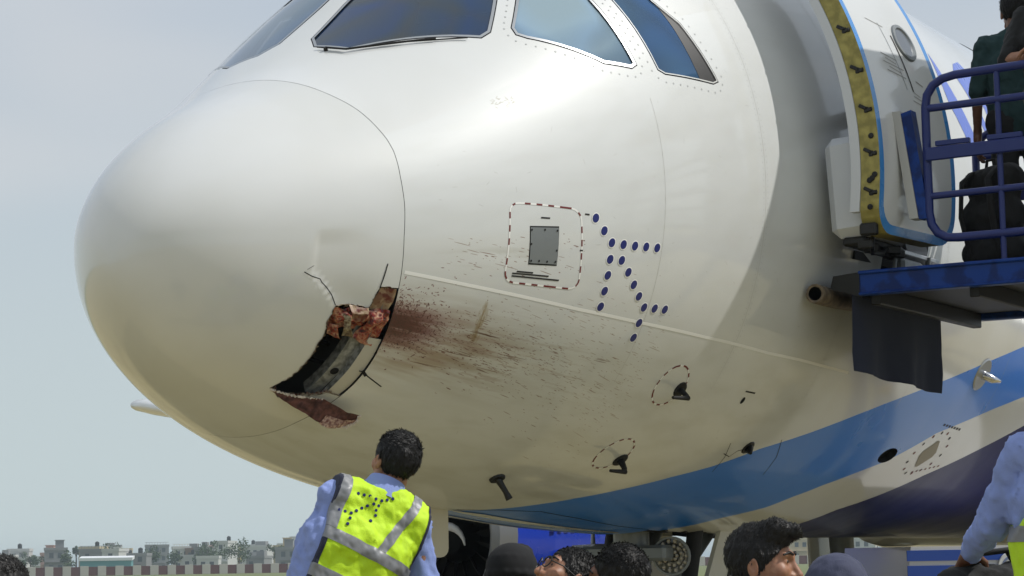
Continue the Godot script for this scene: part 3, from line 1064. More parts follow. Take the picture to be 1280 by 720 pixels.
func build_doorway() -> void:
	var d := Node3D.new()
	d.name = "open_door"
	plane.add_child(d, true)
	d.set_meta("label", "white cabin door with a pale blue border swung open")
	var o := PackedVector2Array()
	for v in rounded(0.95, 1.93, 0.17, 6):
		o.append(v + Vector2(4.275, 0.545))
	var o2 := PackedVector2Array()
	for v in rounded(0.845, 1.825, 0.13, 6):
		o2.append(v + Vector2(4.275, 0.545))
	obj("door_border", leaf_sheet(o, [o2], 0.0), M.doorblue, d)
	obj("door_face", leaf_sheet(o2, [], 0.0), M.white, d)
	obj("door_lining", leaf_sheet(o, [], 0.112), M.lining, d)
	var st := begin()
	for i in o.size():
		var a: Vector2 = o[i]
		var b: Vector2 = o[(i + 1) % o.size()]
		var n := 1 + int(a.distance_to(b) / 0.08)
		for k in n:
			var p := a.lerp(b, float(k) / n)
			var q := a.lerp(b, float(k + 1) / n)
			quad(st, leaf(p.x, p.y, 0.0), leaf(q.x, q.y, 0.0), leaf(q.x, q.y, 0.112), leaf(p.x, p.y, 0.112))
	obj("door_edge", st, M.primer, d)
	# lining rim a little proud of the edge, in grey
	st = begin()
	for k in 24:
		var z0 := -0.30 + 1.68 * k / 24.0
		var z1 := -0.30 + 1.68 * (k + 1) / 24.0
		var p := []
		for z in [z0, z1]:
			for e in [[0.0, 0.114], [0.06, 0.114], [0.06, 0.17], [0.0, 0.17]]:
				p.append(leaf(3.795 + e[0], z, e[1]))
		hexa(st, p)
	obj("edge_lining", st, M.lining, d)
	# stops, rollers and fittings along the front edge
	for z in [-0.20, 0.02, 0.27, 0.50, 0.74, 0.98, 1.22]:
		st = begin()
		var c := leaf(3.806, z, 0.05)
		bx(st, c, Vector3(0.022, 0.036, 0.03), Basis.IDENTITY, 0.006)
		lathe(st, c + Vector3(-0.004, 0, 0.022), Vector3(-0.2, 0.1, 1), [Vector2(-0.02, 0.013), Vector2(0.012, 0.013), Vector2(0.015, 0.0)], 10)
		bx(st, c + Vector3(-0.002, 0.018, -0.02), Vector3(0.03, 0.02, 0.05), Basis(Vector3.RIGHT, 0.5), 0.004)
		obj("door_stop", st, M.black, d)
	for e in [[-0.10, 0.03], [-0.13, 0.06], [-0.28, 0.05], [0.12, 0.04], [-0.12, 0.045]]:
		st = begin()
		lathe(st, leaf(3.80, e[0], e[1]), Vector3(-1, 0, 0), [Vector2(0.004, 0.017), Vector2(0.008, 0.012), Vector2(0.008, 0.0)], 10)
		obj("edge_bolt", st, M.dark, d)
	# round window
	st = begin()
	var pc := leaf(4.46, 0.78, 0.0)
	var nz := (leaf(4.46, 0.79, 0) - leaf(4.46, 0.77, 0)).normalized()
	var nx := (leaf(4.47, 0.78, 0) - leaf(4.45, 0.78, 0)).normalized()
	var nr := nx.cross(nz).normalized()
	if nr.z < 0:
		nr = -nr
	lathe(st, pc, nr, [Vector2(-0.004, 0.125), Vector2(0.010, 0.12), Vector2(0.012, 0.10), Vector2(0.002, 0.09)], 28)
	obj("door_window_rim", st, M.greymetal, d)
	st = begin()
	lathe(st, pc + nr * 0.003, nr, [Vector2(0.0, 0.092), Vector2(0.0015, 0.0)], 28)
	obj("door_window_pane", st, mat(Color(0.42, 0.44, 0.47), 0.12), d)
	# printed instructions, arrow and the recessed handle
	for e in [[4.20, 0.55, 0.22, 0.005], [4.20, 0.575, 0.14, 0.005], [4.19, 0.60, 0.24, 0.005], [4.17, 0.625, 0.12, 0.005], [4.16, 0.65, 0.18, 0.005], [4.40, 0.40, 0.14, 0.005], [4.41, 0.43, 0.11, 0.005], [4.40, 0.455, 0.07, 0.005], [4.15, 0.86, 0.2, 0.004], [4.47, 0.53, 0.08, 0.01]]:
		var sg := PackedVector2Array([Vector2(e[0] - e[2] / 2, e[1]), Vector2(e[0] + e[2] / 2, e[1] - 0.02), Vector2(e[0] + e[2] / 2, e[1] + e[3] - 0.02), Vector2(e[0] - e[2] / 2, e[1] + e[3])])
		obj("printed_line", leaf_sheet(sg, [], -0.0015), M.faint, d)
	obj("door_arrow", leaf_sheet(PackedVector2Array([Vector2(4.352, 0.46), Vector2(4.368, 0.46), Vector2(4.318, 0.80), Vector2(4.302, 0.80)]), [], -0.0018), M.ink, d)
	obj("door_handle", leaf_sheet(PackedVector2Array([Vector2(4.28, 0.46), Vector2(4.285, 0.46), Vector2(4.20, 0.86), Vector2(4.195, 0.86)]), [], -0.0018), M.greymetal, d)
	# the slide pack on the inside and its fittings
	st = begin()
	var pb := []
	bx(st, leaf(4.22, -0.13, 0.285), Vector3(0.66, 0.58, 0.25), Basis(Vector3.RIGHT, -0.06), 0.05)
	obj("slide_pack", st, M.lining, d)
	st = begin()
	bx(st, leaf(4.22, -0.445, 0.22), Vector3(0.6, 0.05, 0.14), Basis.IDENTITY, 0.012)
	for k in 4:
		bx(st, leaf(3.9 + k * 0.16, -0.475, 0.10 + 0.05 * (k % 2)), Vector3(0.05, 0.05, 0.09), Basis(Vector3.UP, k * 0.4), 0.008)
	tube(st, [leaf(3.88, -0.44, 0.06), leaf(3.95, -0.52, 0.08), leaf(4.1, -0.50, 0.1), leaf(4.2, -0.46, 0.12)], 0.014, 6)
	bx(st, leaf(3.83, -0.40, 0.06), Vector3(0.05, 0.07, 0.1), Basis.IDENTITY, 0.01)
	obj("latch_gear", st, M.black, d)
	# the arm that carries the door
	st = begin()
	tube(st, [Vector3(4.62, AXIS + 0.42, 1.84), Vector3(4.4, AXIS + 0.38, 1.95), leaf(4.12, 0.32, 0.13)], [0.05, 0.06, 0.045], 8)
	bx(st, leaf(4.02, 0.20, 0.19), Vector3(0.2, 0.05, 0.10), Basis(Vector3.BACK, 0.3), 0.01)
	obj("door_arm", st, tri(mat(lin(0.12, 0.10, 0.08), 0.6), 0.3), d)
	# the doorway
	var w := Node3D.new()
	w.name = "doorway"
	plane.add_child(w, true)
	var jamb := poly([4.66, 104.0, 4.62, 99.0, 4.62, 48.0, 4.68, 45.0, 5.36, 44.4, 5.43, 48.0, 5.43, 99.0, 5.38, 103.0])
	obj("door_frame", rim_mesh(jamb, 0.0, -0.14), M.lining, w)
	st = begin()
	bx(st, Vector3(5.02, AXIS - 0.45, 0.9), Vector3(1.2, 0.05, 1.9))
	obj("cabin_floor", st, M.dark, w)
	st = begin()
	bx(st, Vector3(5.02, AXIS + 0.45, -0.1), Vector3(1.6, 1.9, 0.05))
	bx(st, Vector3(4.30, AXIS + 0.2, 0.65), Vector3(0.05, 1.3, 1.5))
	bx(st, Vector3(5.75, AXIS + 0.3, 0.65), Vector3(0.05, 1.5, 1.5))
	obj("cabin_wall", st, M.lining, w)
	st = begin()
	bx(st, Vector3(5.02, AXIS - 0.40, 1.93), Vector3(0.86, 0.03, 0.12), Basis.IDENTITY, 0.006)
	obj("door_sill", st, M.alu, w)
	st = begin()
	bx(st, Vector3(4.98, AXIS - 0.50, 1.97), Vector3(0.34, 0.13, 0.06), Basis.IDENTITY, 0.02)
	tube(st, [Vector3(4.75, AXIS - 0.39, 1.98), Vector3(4.72, AXIS - 0.58, 1.96)], 0.014, 8)
	tube(st, [Vector3(5.25, AXIS - 0.39, 1.99), Vector3(5.27, AXIS - 0.58, 1.97)], 0.018, 8)
	obj("girt_bar", st, M.greymetal, w)

# ------------------------------------------------------------ print, probes and panels on the nose
func dashes(path: Array, width: float, dash: float, gap_mat: Material) -> void:
	# path: closed list of (root of station, angle)
	var acc := 0.0
	var on := true
	for i in path.size():
		var a: Vector2 = path[i]
		var b: Vector2 = path[(i + 1) % path.size()]
		var l := (sp(a.x, a.y) - sp(b.x, b.y)).length()
		var seg := strip([a.x * a.x, rad_to_deg(a.y), b.x * b.x, rad_to_deg(b.y)], width)
		on = int(acc / dash) % 2 == 0
		on_plane("marking_dash" if on else "marking_line", patch(seg, 0.0012), M.red if on else gap_mat)
		acc += l

func build_details() -> void:
	var white := mat(lin(0.86, 0.86, 0.84), 0.35)
	on_plane("white_line", patch(strip([1.004, 104.7, 1.3, 107.4, 1.605, 109.7, 2.05, 112.7, 2.524, 115.2, 3.1, 117.7, 3.789, 120.0, 4.17, 120.7, 4.816, 122.1], 0.017), 0.0009), white)
	var dots := [2.056, 94.0, 2.118, 96.7, 2.178, 99.2, 2.261, 99.7, 2.344, 100.1, 2.427, 100.4, 2.511, 100.7, 2.182, 102.5, 2.265, 102.8, 2.328, 105.2, 2.389, 107.7, 2.45, 110.0, 2.514, 112.2, 2.599, 112.4, 2.683, 112.6, 2.517, 115.3, 2.52, 118.3, 2.187, 105.7, 2.191, 108.9, 2.195, 112.1]
	for i in range(0, dots.size(), 2):
		on_plane("dot_outline", patch(disc(dots[i], dots[i + 1], 0.029), 0.0014), white)
		on_plane("logo_dot", patch(disc(dots[i], dots[i + 1], 0.0235), 0.0024), M.dots)
	# the dashed square and the access panel in it
	var cs := [xa(1.526, 88.6), xa(1.957, 92.0), xa(2.007, 108.6), xa(1.534, 106.8)]
	var path := []
	var sq := rounded(1.0, 1.0, 0.13, 4)
	for i in sq.size():
		var a := sq[i]
		var b := sq[(i + 1) % sq.size()]
		var n := maxi(1, roundi(a.distance_to(b) / 0.081))
		for k in n:
			var v := a.lerp(b, float(k) / n) + Vector2(0.5, 0.5)
			path.append((cs[0].lerp(cs[1], v.x)).lerp(cs[3].lerp(cs[2], v.x), v.y))
	dashes(path, 0.009, 0.036, white)
	on_plane("panel_gap", patch(poly([1.645, 94.5, 1.823, 95.1, 1.837, 103.5, 1.660, 103.0]), 0.0008), M.gap)
	on_plane("access_panel", patch(poly([1.649, 94.8, 1.820, 95.4, 1.833, 103.2, 1.664, 102.7]), 0.003), M.greymetal)
	for e in [[1.656, 95.4], [1.735, 95.6], [1.812, 96.0], [1.660, 98.5], [1.820, 100.2], [1.672, 102.2], [1.72, 102.3], [1.77, 102.5], [1.822, 102.6]]:
		on_plane("panel_screw", patch(disc(e[0], e[1], 0.006, 8), 0.0045), M.dark)
	for e in [[1.575, 104.9, 1.80, 105.7], [1.575, 105.5, 1.87, 106.6], [1.60, 104.5, 1.70, 104.9], [1.71, 92.9, 1.765, 93.2], [1.985, 93.0, 2.015, 93.2], [1.97, 100.4, 1.99, 100.5]]:
		on_plane("printed_line", patch(strip([e[0], e[1], e[2], e[3]], 0.008), 0.0012), M.ink)
	# dashed rings round the two probes
	for e in [[3.03, 127.8, 0.128, 3.135, 128.5], [3.03, 144.9, 0.128, 3.14, 146.2]]:
		var ring := []
		for k in 26:
			ring.append(disc(e[0], e[1], e[2], 26)[k])
		dashes(ring, 0.010, 0.031, white)
		var f := seat_on(e[3], e[4])
		var st := begin()
		lathe(st, f.origin, f.basis.z, [Vector2(0.0, 0.05), Vector2(0.006, 0.046), Vector2(0.008, 0.0)], 14)
		tube(st, [f.origin, f.origin + f.basis.z * 0.06 - f.basis.x * 0.01, f.origin + f.basis.z * 0.085 - f.basis.x * 0.035], [0.026, 0.018, 0.013], 10, true, 0.6)
		tube(st, [f.origin + f.basis.z * 0.085 - f.basis.x * 0.02, f.origin + f.basis.z * 0.09 - f.basis.x * 0.17], [0.014, 0.009], 10)
		obj("air_probe", st, M.dark, plane)
	# other small probes
	var st := begin()
	var f := seat_on(2.42, 157.6)
	lathe(st, f.origin, f.basis.z, [Vector2(0.0, 0.045), Vector2(0.012, 0.042), Vector2(0.014, 0.0)], 14)
	tube(st, [f.origin, f.origin + f.basis.z * 0.075 + f.basis.x * 0.04, f.origin + f.basis.z * 0.12 + f.basis.x * 0.055], [0.02, 0.015, 0.02], 10)
	obj("angle_vane", st, M.black, plane)
	st = begin()
	f = seat_on(2.16, 193.0)
	tube(st, [f.origin, f.origin + f.basis.z * 0.10 + f.basis.x * 0.01, f.origin + f.basis.z * 0.125 - f.basis.x * 0.03], [0.024, 0.02, 0.014], 8)
	obj("drain_mast", st, M.black, plane)
	st = begin()
	f = seat_on(4.25, 139.6)
	tube(st, [f.origin, f.origin + f.basis.z * 0.05 - f.basis.x * 0.03], [0.035, 0.01], 6)
	lathe(st, f.origin, f.basis.z, [Vector2(0.0, 0.05), Vector2(0.006, 0.045), Vector2(0.008, 0.0)], 12)
	obj("ice_probe", st, M.black, plane)
	on_plane("seam", patch(strip([4.05, 141.6, 4.14, 142.2, 4.17, 140.6, 4.23, 140.0], 0.006), 0.001), M.ink)
	on_plane("drain_hole", patch(disc(3.80, 129.6, 0.018, 10, 1.3), 0.001), M.gap)
	on_plane("seam", patch(strip([3.77, 127.7, 3.88, 127.9], 0.01), 0.001), M.ink)
	# vent, static plate, temperature probe and dashes further aft
	var v := disc(6.2, 138.6, 0.125, 18, 0.55)
	obj("air_vent", rim_mesh(v, 0.0, -0.06), M.dark, plane)
	on_plane("vent_inside", patch(v, -0.05), M.black)
	var plate := grow_outline(disc(6.85, 137.4, 0.10, 4), 0.03)
	on_plane("static_plate", patch(plate, 0.002), tri(mat(lin(0.30, 0.27, 0.20), 0.5), 0.3))
	for k in 14:
		var a := TAU * k / 14.0
		on_plane("plate_mark", patch(disc(6.85 + cos(a) * 0.25, 137.4 + sin(a) * 5.5, 0.014, 8), 0.0012), M.ink if k % 2 == 0 else M.red)
	for k in 7:
		on_plane("marking_dash", patch(strip([6.72 + k * 0.055, 130.2 + k * 0.1, 6.75 + k * 0.055, 130.2 + k * 0.1], 0.018), 0.0012), M.ink)
		on_plane("marking_dash", patch(strip([6.88 + k * 0.06, 142.4 - k * 0.35, 6.9 + k * 0.06, 142.3 - k * 0.35], 0.018), 0.0012), M.red)
	st = begin()
	f = seat_on(6.9, 118.8)
	lathe(st, f.origin, f.basis.z, [Vector2(0.0, 0.12), Vector2(0.008, 0.11), Vector2(0.01, 0.0)], 18)
	obj("probe_plate", st, M.alu, plane)
	st = begin()
	tube(st, [f.origin, f.origin + f.basis.z * 0.08, f.origin + f.basis.z * 0.10 + f.basis.x * 0.1], [0.035, 0.03, 0.012], 8)
	obj("temperature_probe", st, M.chrome, plane)
	# belly: gear door outlines, painted ground reflection and the hanging service hatch
	for s in [1.0, -1.0]:
		on_plane("seam", patch(strip([2.75, 176.0 * s, 2.95, 171.0 * s, 3.25, 167.8 * s, 3.7, 168.5 * s, 4.3, 170.5 * s, 4.7, 171.0 * s], 0.009), 0.001), M.gap)
		var shine_strip := poly([2.68, 177.2 * s, 3.0, 175.0 * s, 4.55, 175.0 * s, 4.62, 176.5 * s, 2.9, 177.6 * s])
		on_plane("belly_shine", patch(shine_strip, 0.004), M.white)  # white strip painted in for sunlit ground mirrored along the keel
	on_plane("seam", patch(strip([4.02, 139.0, 4.1, 142.5, 4.14, 146.5], 0.005), 0.001), M.ink)
	on_plane("seam", patch(strip([4.55, 137.0, 4.68, 141.2, 4.75, 146.0], 0.005), 0.001), M.ink)
	st = begin()
	slab(st, rounded(0.20, 0.30, 0.05), Transform3D(Basis(Vector3.UP, -0.5), Vector3(2.66, AXIS - 1.99, 0.0)).translated_local(Vector3(0, -0.04, 0)), 0.02)
	obj("hanging_hatch", st, tri(mat(lin(0.55, 0.52, 0.42), 0.5), 0.5), plane)
	# shapes painted on the cabin side behind the door
	var vio := paint(lin(0.10, 0.17, 0.62), 0.35, 0.3)
	on_plane("painted_letter", patch(poly([6.26, 57.5, 6.29, 62.4, 6.36, 68.0, 6.5, 78.0, 6.30, 78.0, 6.14, 69.4, 6.17, 63.8]), 0.0015), vio)
	on_plane("painted_letter", patch(poly([6.79, 56.6, 7.0, 54.6, 7.07, 56.1, 7.15, 57.5, 7.2, 60.5, 7.15, 68, 7.1, 78, 6.95, 78, 6.95, 66.0, 6.85, 63.0, 6.80, 66.5, 6.84, 78, 6.74, 78, 6.68, 64.6, 6.64, 61.6, 6.63, 59.9]), 0.0015), vio)
	# rivet rows
	var rv: SurfaceTool
	for e in [[4.45, 24.0, 128.0], [5.75, 24.0, 118.0], [3.42, 24.0, 146.0]]:
		rv = begin()
		for k in 120:
			var d: float = lerpf(e[1], e[2], k / 119.0)
			for o in [-0.02, 0.02]:
				lathe(rv, sp(sqrt(e[0] + o), deg_to_rad(d)), sn(sqrt(e[0] + o), deg_to_rad(d)), [Vector2(0.0007, 0.0034), Vector2(0.001, 0.0)], 5)
		obj("rivet_row", rv, M.rivet, plane).set_meta("kind", "stuff")
	# skin joints
	for x in [2.55, 3.42, 4.45, 5.75, 7.3]:
		for s in [1.0]:
			on_plane("skin_joint", patch(strip([x, 72.0 if x < 3 else 30.0, x, 90.0, x, 110.0, x, 128.0], 0.0022), 0.0006), tri(mat(lin(0.42, 0.41, 0.38), 0.6), 1.0))

# ------------------------------------------------------------ the rest of the airliner
func loft(st: SurfaceTool, rings: Array) -> void:
	for i in rings.size() - 1:
		var n: int = rings[i].size()
		for k in n:
			quad(st, rings[i][k], rings[i + 1][k], rings[i + 1][(k + 1) % n], rings[i][(k + 1) % n])

func smooth_commit(st: SurfaceTool) -> ArrayMesh:
	st.index()
	st.generate_normals()
	return st.commit()

func build_rest() -> void:
	# cabin barrel and tail
	var A := []
	for e in [[8.9, 0.997, 0.0], [9.6, 1.0, 0.0], [15.0, 1.0, 0.0], [24.0, 1.0, 0.0], [28.0, 0.93, 0.14], [31.0, 0.74, 0.42], [34.0, 0.45, 0.75], [36.6, 0.18, 1.0], [37.3, 0.05, 1.05]]:
		var r := []
		for k in 60:
			var a := TAU * k / 60.0
			r.append(Vector3(e[0], AXIS + 2.07 * cos(a) * e[1] + e[2], 1.975 * sin(a) * e[1]))
		A.append(r)
	var top := begin()
	var low := begin()
	for i in A.size() - 1:
		for k in 60:
			var st := low if k >= 22 and k < 38 else top
			quad(st, A[i][k], A[i + 1][k], A[i + 1][(k + 1) % 60], A[i][(k + 1) % 60])
	on_plane("cabin_barrel", smooth_commit(top), M.white)
	on_plane("barrel_belly", smooth_commit(low), M.indigo)
	var st := begin()
	var fr := []
	for e in [[10.4, 0.35, -1.9], [11.6, 1.3, -2.1], [13.5, 1.9, -2.15], [19.0, 1.9, -2.15], [21.0, 1.3, -2.2], [22.0, 0.3, -2.0]]:
		var r := []
		for v in rounded(e[1] * 2.0, 1.5, 0.34 if e[1] > 0.4 else 0.29, 4):
			r.append(Vector3(e[0], AXIS + e[2] + 0.75 + v.y, v.x))
		fr.append(r)
	loft(st, fr)
	on_plane("belly_fairing", smooth_commit(st), M.white)
	st = begin()
	slab(st, PackedVector2Array([Vector2(29.2, 1.6), Vector2(33.2, 7.4), Vector2(35.6, 7.4), Vector2(35.9, 1.4)]), Transform3D(Basis.IDENTITY, Vector3(0, AXIS, -0.15)), 0.3)
	obj("tail_fin", st, M.indigo, plane)
	for s in [1.0, -1.0]:
		# wing as lofted sections
		var w := []
		for e in [[1.2, 12.3, 6.4, -1.55, 0.13], [6.2, 15.0, 3.9, -1.05, 0.115], [12.0, 17.6, 2.6, -0.35, 0.11], [16.5, 19.6, 1.6, 0.32, 0.17], [16.85, 19.75, 1.4, 0.36, 0.15], [16.95, 19.9, 1.0, 0.38, 0.08]]:
			var r := []
			for k in 20:
				var a := TAU * k / 20.0
				var cx := 0.5 - 0.5 * cos(a)
				var th: float = e[4] * 1.6 * sqrt(cx) * (1.0 - cx) * (1.0 if a < PI else -0.8)
				r.append(Vector3(e[1] + e[2] * cx, AXIS + e[3] + th * e[2], s * e[0]))
			w.append(r)
		st = begin()
		loft(st, w)
		on_plane("wing", smooth_commit(st), M.white if s < 0 else M.white)
		for y in [4.6, 8.2, 11.4]:
			st = begin()
			var zz: float = -1.75 + (y - 1.2) * 0.115
			tube(st, [Vector3(16.2 + y * 0.25, AXIS + zz, s * y), Vector3(17.0 + y * 0.25, AXIS + zz - 0.12, s * y), Vector3(18.3 + y * 0.25, AXIS + zz - 0.1, s * y), Vector3(19.6 + y * 0.25, AXIS + zz + 0.1, s * y)], [0.03, 0.17, 0.17, 0.03], 10)
			obj("flap_fairing", st, M.white, plane)
		# engine
		var en := Node3D.new()
		en.name = "engine"
		plane.add_child(en, true)
		var c := Vector3(11.1, AXIS - 1.95, s * 5.75)
		var ax := Vector3.RIGHT
		st = begin()
		lathe(st, c, ax, [Vector2(0.55, 0.86), Vector2(0.25, 0.87), Vector2(0.06, 0.91), Vector2(0.0, 0.965), Vector2(0.05, 1.03), Vector2(0.28, 1.10)], 44)
		obj("intake_lip", st, M.alu, en)
		st = begin()
		lathe(st, c, ax, [Vector2(0.28, 1.10), Vector2(0.9, 1.17), Vector2(1.8, 1.19), Vector2(2.8, 1.10), Vector2(3.6, 0.93), Vector2(3.6, 0.86)], 44)
		obj("engine_cowl", st, tri(paint(lin(0.01, 0.05, 0.50), 0.35, 0.3), 2.0), en)
		st = begin()
		lathe(st, c, ax, [Vector2(0.55, 0.86), Vector2(1.1, 0.84), Vector2(1.12, 0.0)], 44)
		obj("intake_duct", st, M.black, en)
		for k in 18:
			st = begin()
			var a := TAU * k / 18.0
			var r1 := Vector3(0, cos(a), sin(a))
			var r2 := Vector3(0, cos(a + 0.2), sin(a + 0.2))
			quad(st, c + ax * 0.82 + r1 * 0.25, c + ax * 0.75 + r1 * 0.83, c + ax * 0.98 + r2 * 0.83, c + ax * 0.98 + r2 * 0.25)
			obj("fan_blade", st, M.dark, en)
		st = begin()
		lathe(st, c, ax, [Vector2(0.45, 0.0), Vector2(0.52, 0.08), Vector2(0.68, 0.19), Vector2(0.9, 0.27)], 24)
		obj("spinner", st, M.black, en)
		st = begin()
		var spi := []
		for k in 9:
			var t := k / 8.0
			var a := -0.4 + t * 2.4
			spi.append(c + ax * (0.50 + 0.22 * t) + Vector3(0, cos(a), sin(a)) * (0.06 + 0.155 * t))
		tube(st, spi, [0.01, 0.03, 0.045, 0.05, 0.048, 0.04, 0.03, 0.02, 0.008], 8)
		obj("spinner_spiral", st, mat(Color(0.85, 0.85, 0.85), 0.5), en)
		st = begin()
		lathe(st, c, ax, [Vector2(3.4, 0.62), Vector2(4.2, 0.5), Vector2(4.7, 0.2), Vector2(4.9, 0.0)], 24)
		obj("exhaust_cone", st, M.greymetal, en)
		st = begin()
		hexa(st, [c + Vector3(1.2, 1.0, -0.12), c + Vector3(4.6, 0.8, -0.12), c + Vector3(4.6, 0.8, 0.12), c + Vector3(1.2, 1.0, 0.12), c + Vector3(2.4, 1.35, -0.1), c + Vector3(5.6, 1.1, -0.1), c + Vector3(5.6, 1.1, 0.1), c + Vector3(2.4, 1.35, 0.1)])
		obj("pylon", st, M.white, en)
		# small print on the cowl
		st = begin()
		var wp := c + Vector3(0.9, 0.0, -s * 1.175)
		slab(st, rounded(0.34, 0.12, 0.055), Transform3D(Basis.IDENTITY, wp + Vector3(0.15, -0.22, -0.02 if s > 0 else 0.02)), 0.012)
		for k in 4:
			bx(st, wp + Vector3(-0.05 + k * 0.13, 0.06, 0.0), Vector3(0.07, 0.03, 0.05))
		obj("cowl_print", st, mat(Color(0.85, 0.86, 0.9), 0.5), en)
		# main gear
		var g := Node3D.new()
		g.name = "main_gear"
		plane.add_child(g, true)
		st = begin()
		tube(st, [Vector3(17.5, AXIS - 1.5, s * 3.8), Vector3(17.7, AXIS - 3.25, s * 3.8)], [0.16, 0.13], 12)
		tube(st, [Vector3(17.6, AXIS - 2.7, s * 3.8), Vector3(17.4, AXIS - 1.6, s * 2.2)], 0.07, 8)
		tube(st, [Vector3(17.7, AXIS - 3.25, s * 3.35), Vector3(17.7, AXIS - 3.25, s * 4.25)], 0.08, 8)
		obj("gear_leg", st, M.greymetal, g)
		st = begin()
		bx(st, Vector3(17.6, AXIS - 2.25, s * 4.05), Vector3(0.9, 1.3, 0.04), Basis(Vector3.BACK, 0.06), 0.01)
		obj("gear_door", st, M.white, g)
		for y in [3.4, 4.2]:
			wheel(g, Vector3(17.7, 0.58, s * y), 0.58, 0.42)
	# nose gear
	var ng := Node3D.new()
	ng.name = "nose_gear"
	plane.add_child(ng, true)
	st = begin()
	tube(st, [Vector3(5.0, AXIS - 1.5, 0), Vector3(5.05, AXIS - 2.9, 0), Vector3(5.07, 0.38, 0)], [0.12, 0.11, 0.075], 12)
	tube(st, [Vector3(5.05, AXIS - 2.6, 0.1), Vector3(5.9, AXIS - 1.9, 0.22)], 0.05, 8)
	tube(st, [Vector3(5.05, AXIS - 2.6, -0.1), Vector3(5.9, AXIS - 1.9, -0.22)], 0.05, 8)
	tube(st, [Vector3(5.07, 0.38, -0.32), Vector3(5.07, 0.38, 0.32)], 0.06, 8)
	tube(st, [Vector3(4.93, AXIS - 2.5, 0), Vector3(4.8, AXIS - 2.9, 0), Vector3(5.0, 0.5, 0)], 0.035, 8)
	bx(st, Vector3(4.95, AXIS - 2.17, 0), Vector3(0.14, 0.10, 0.62), Basis.IDENTITY, 0.02)
	obj("gear_leg", st, M.greymetal, ng)
	st = begin()
	bx(st, Vector3(5.48, AXIS - 1.90, 0), Vector3(1.5, 0.05, 0.9))
	for k in 5:
		tube(st, [Vector3(4.8 + k * 0.3, AXIS - 1.96, -0.3), Vector3(4.9 + k * 0.28, AXIS - 2.02, 0.32)], 0.03, 6)
	obj("bay_pipes", st, M.dark, ng)
	for e in [[0.30, 5.0, 0.125], [-0.05, 4.95, 0.10]]:
		var la := Node3D.new()
		la.name = "landing_lamp"
		ng.add_child(la, true)
		var lc := Vector3(e[1], AXIS - 2.19, e[0])
		var ld := Vector3(-1, -0.08, 0.2 if e[0] > 0 else -0.1).normalized()
		st = begin()
		lathe(st, lc, ld, [Vector2(-0.10, 0.02), Vector2(-0.07, e[2] * 0.7), Vector2(0.0, e[2]), Vector2(0.02, e[2]), Vector2(0.02, e[2] * 0.9), Vector2(-0.005, e[2] * 0.88)], 24)
		obj("lamp_housing", st, M.greymetal, la)
		st = begin()
		lathe(st, lc, ld, [Vector2(-0.002, e[2] * 0.88), Vector2(-0.03, e[2] * 0.5), Vector2(-0.045, 0.0)], 24)
		obj("lamp_reflector", st, M.chrome, la)
		st = begin()
		for r in [0.2, 0.5, 0.78]:
			var nn := int(4 + r * 14)
			for k in nn:
				var a := TAU * k / nn
				var xx := ld.cross(Vector3.UP).normalized()
				var yy := ld.cross(xx)
				lathe(st, lc + ld * (-0.03 + 0.03 * r) + (xx * cos(a) + yy * sin(a)) * e[2] * r * 0.95, ld, [Vector2(0.0, 0.014), Vector2(0.01, 0.008), Vector2(0.012, 0.0)], 6)
		obj("lamp_cells", st, mat(Color(0.75, 0.72, 0.66), 0.2, 0.4), la)
	for s in [1.0, -1.0]:
		wheel(ng, Vector3(5.07, 0.38, s * 0.25), 0.38, 0.22)
		var dn := Node3D.new()
		dn.name = "gear_door"
		ng.add_child(dn, true)
		st = begin()
		var fr2 := Transform3D(Basis(Vector3.RIGHT, 0.12 * s), Vector3(0, AXIS - 2.0, s * 0.34))
		slab(st, PackedVector2Array([Vector2(5.62, 0.06), Vector2(6.22, 0.06), Vector2(6.10, -0.52), Vector2(5.36, -0.55)]), fr2, 0.03)
		obj("door_panel", st, tri(paint(lin(0.55, 0.55, 0.50), 0.4, 0.2), 1.0), dn)
		if s > 0:
			var tm := TextMesh.new()
			tm.text = "ZI"
			var sf := SystemFont.new()
			sf.font_names = PackedStringArray(["Droid Sans"])
			tm.font = sf
			tm.font_size = 64
			tm.pixel_size = 0.0052
			tm.depth = 0.004
			var t := add_mesh("door_letters", tm, M.black, dn)
			t.transform = fr2 * Transform3D(Basis(Vector3(1, 0.0, 0), Vector3(-0.3, 1, 0), Vector3(0, 0, 1)), Vector3(5.83, -0.24, 0.034))
		st = begin()
		tube(st, [Vector3(5.36, AXIS - 1.98, s * 0.30), Vector3(5.14, AXIS - 2.62, s * 0.30)], 0.055, 8)
		obj("door_rod", st, M.dark, dn)

func wheel(parent: Node3D, at: Vector3, r: float, w: float) -> void:
	var o := Node3D.new()
	o.name = "wheel"
	parent.add_child(o, true)
	var st := begin()
	lathe(st, at, Vector3.BACK, [Vector2(-w * 0.42, r * 0.55), Vector2(-w * 0.5, r * 0.75), Vector2(-w * 0.42, r * 0.94), Vector2(-w * 0.2, r), Vector2(w * 0.2, r), Vector2(w * 0.42, r * 0.94), Vector2(w * 0.5, r * 0.75), Vector2(w * 0.42, r * 0.55)], 32)
	obj("tyre", st, M.rubber, o)
	st = begin()
	lathe(st, at, Vector3.BACK, [Vector2(-w * 0.3, 0.0), Vector2(-w * 0.32, r * 0.3), Vector2(-w * 0.42, r * 0.56), Vector2(w * 0.42, r * 0.56), Vector2(w * 0.32, r * 0.3), Vector2(w * 0.3, 0.0)], 24)
	obj("rim", st, M.alu, o)

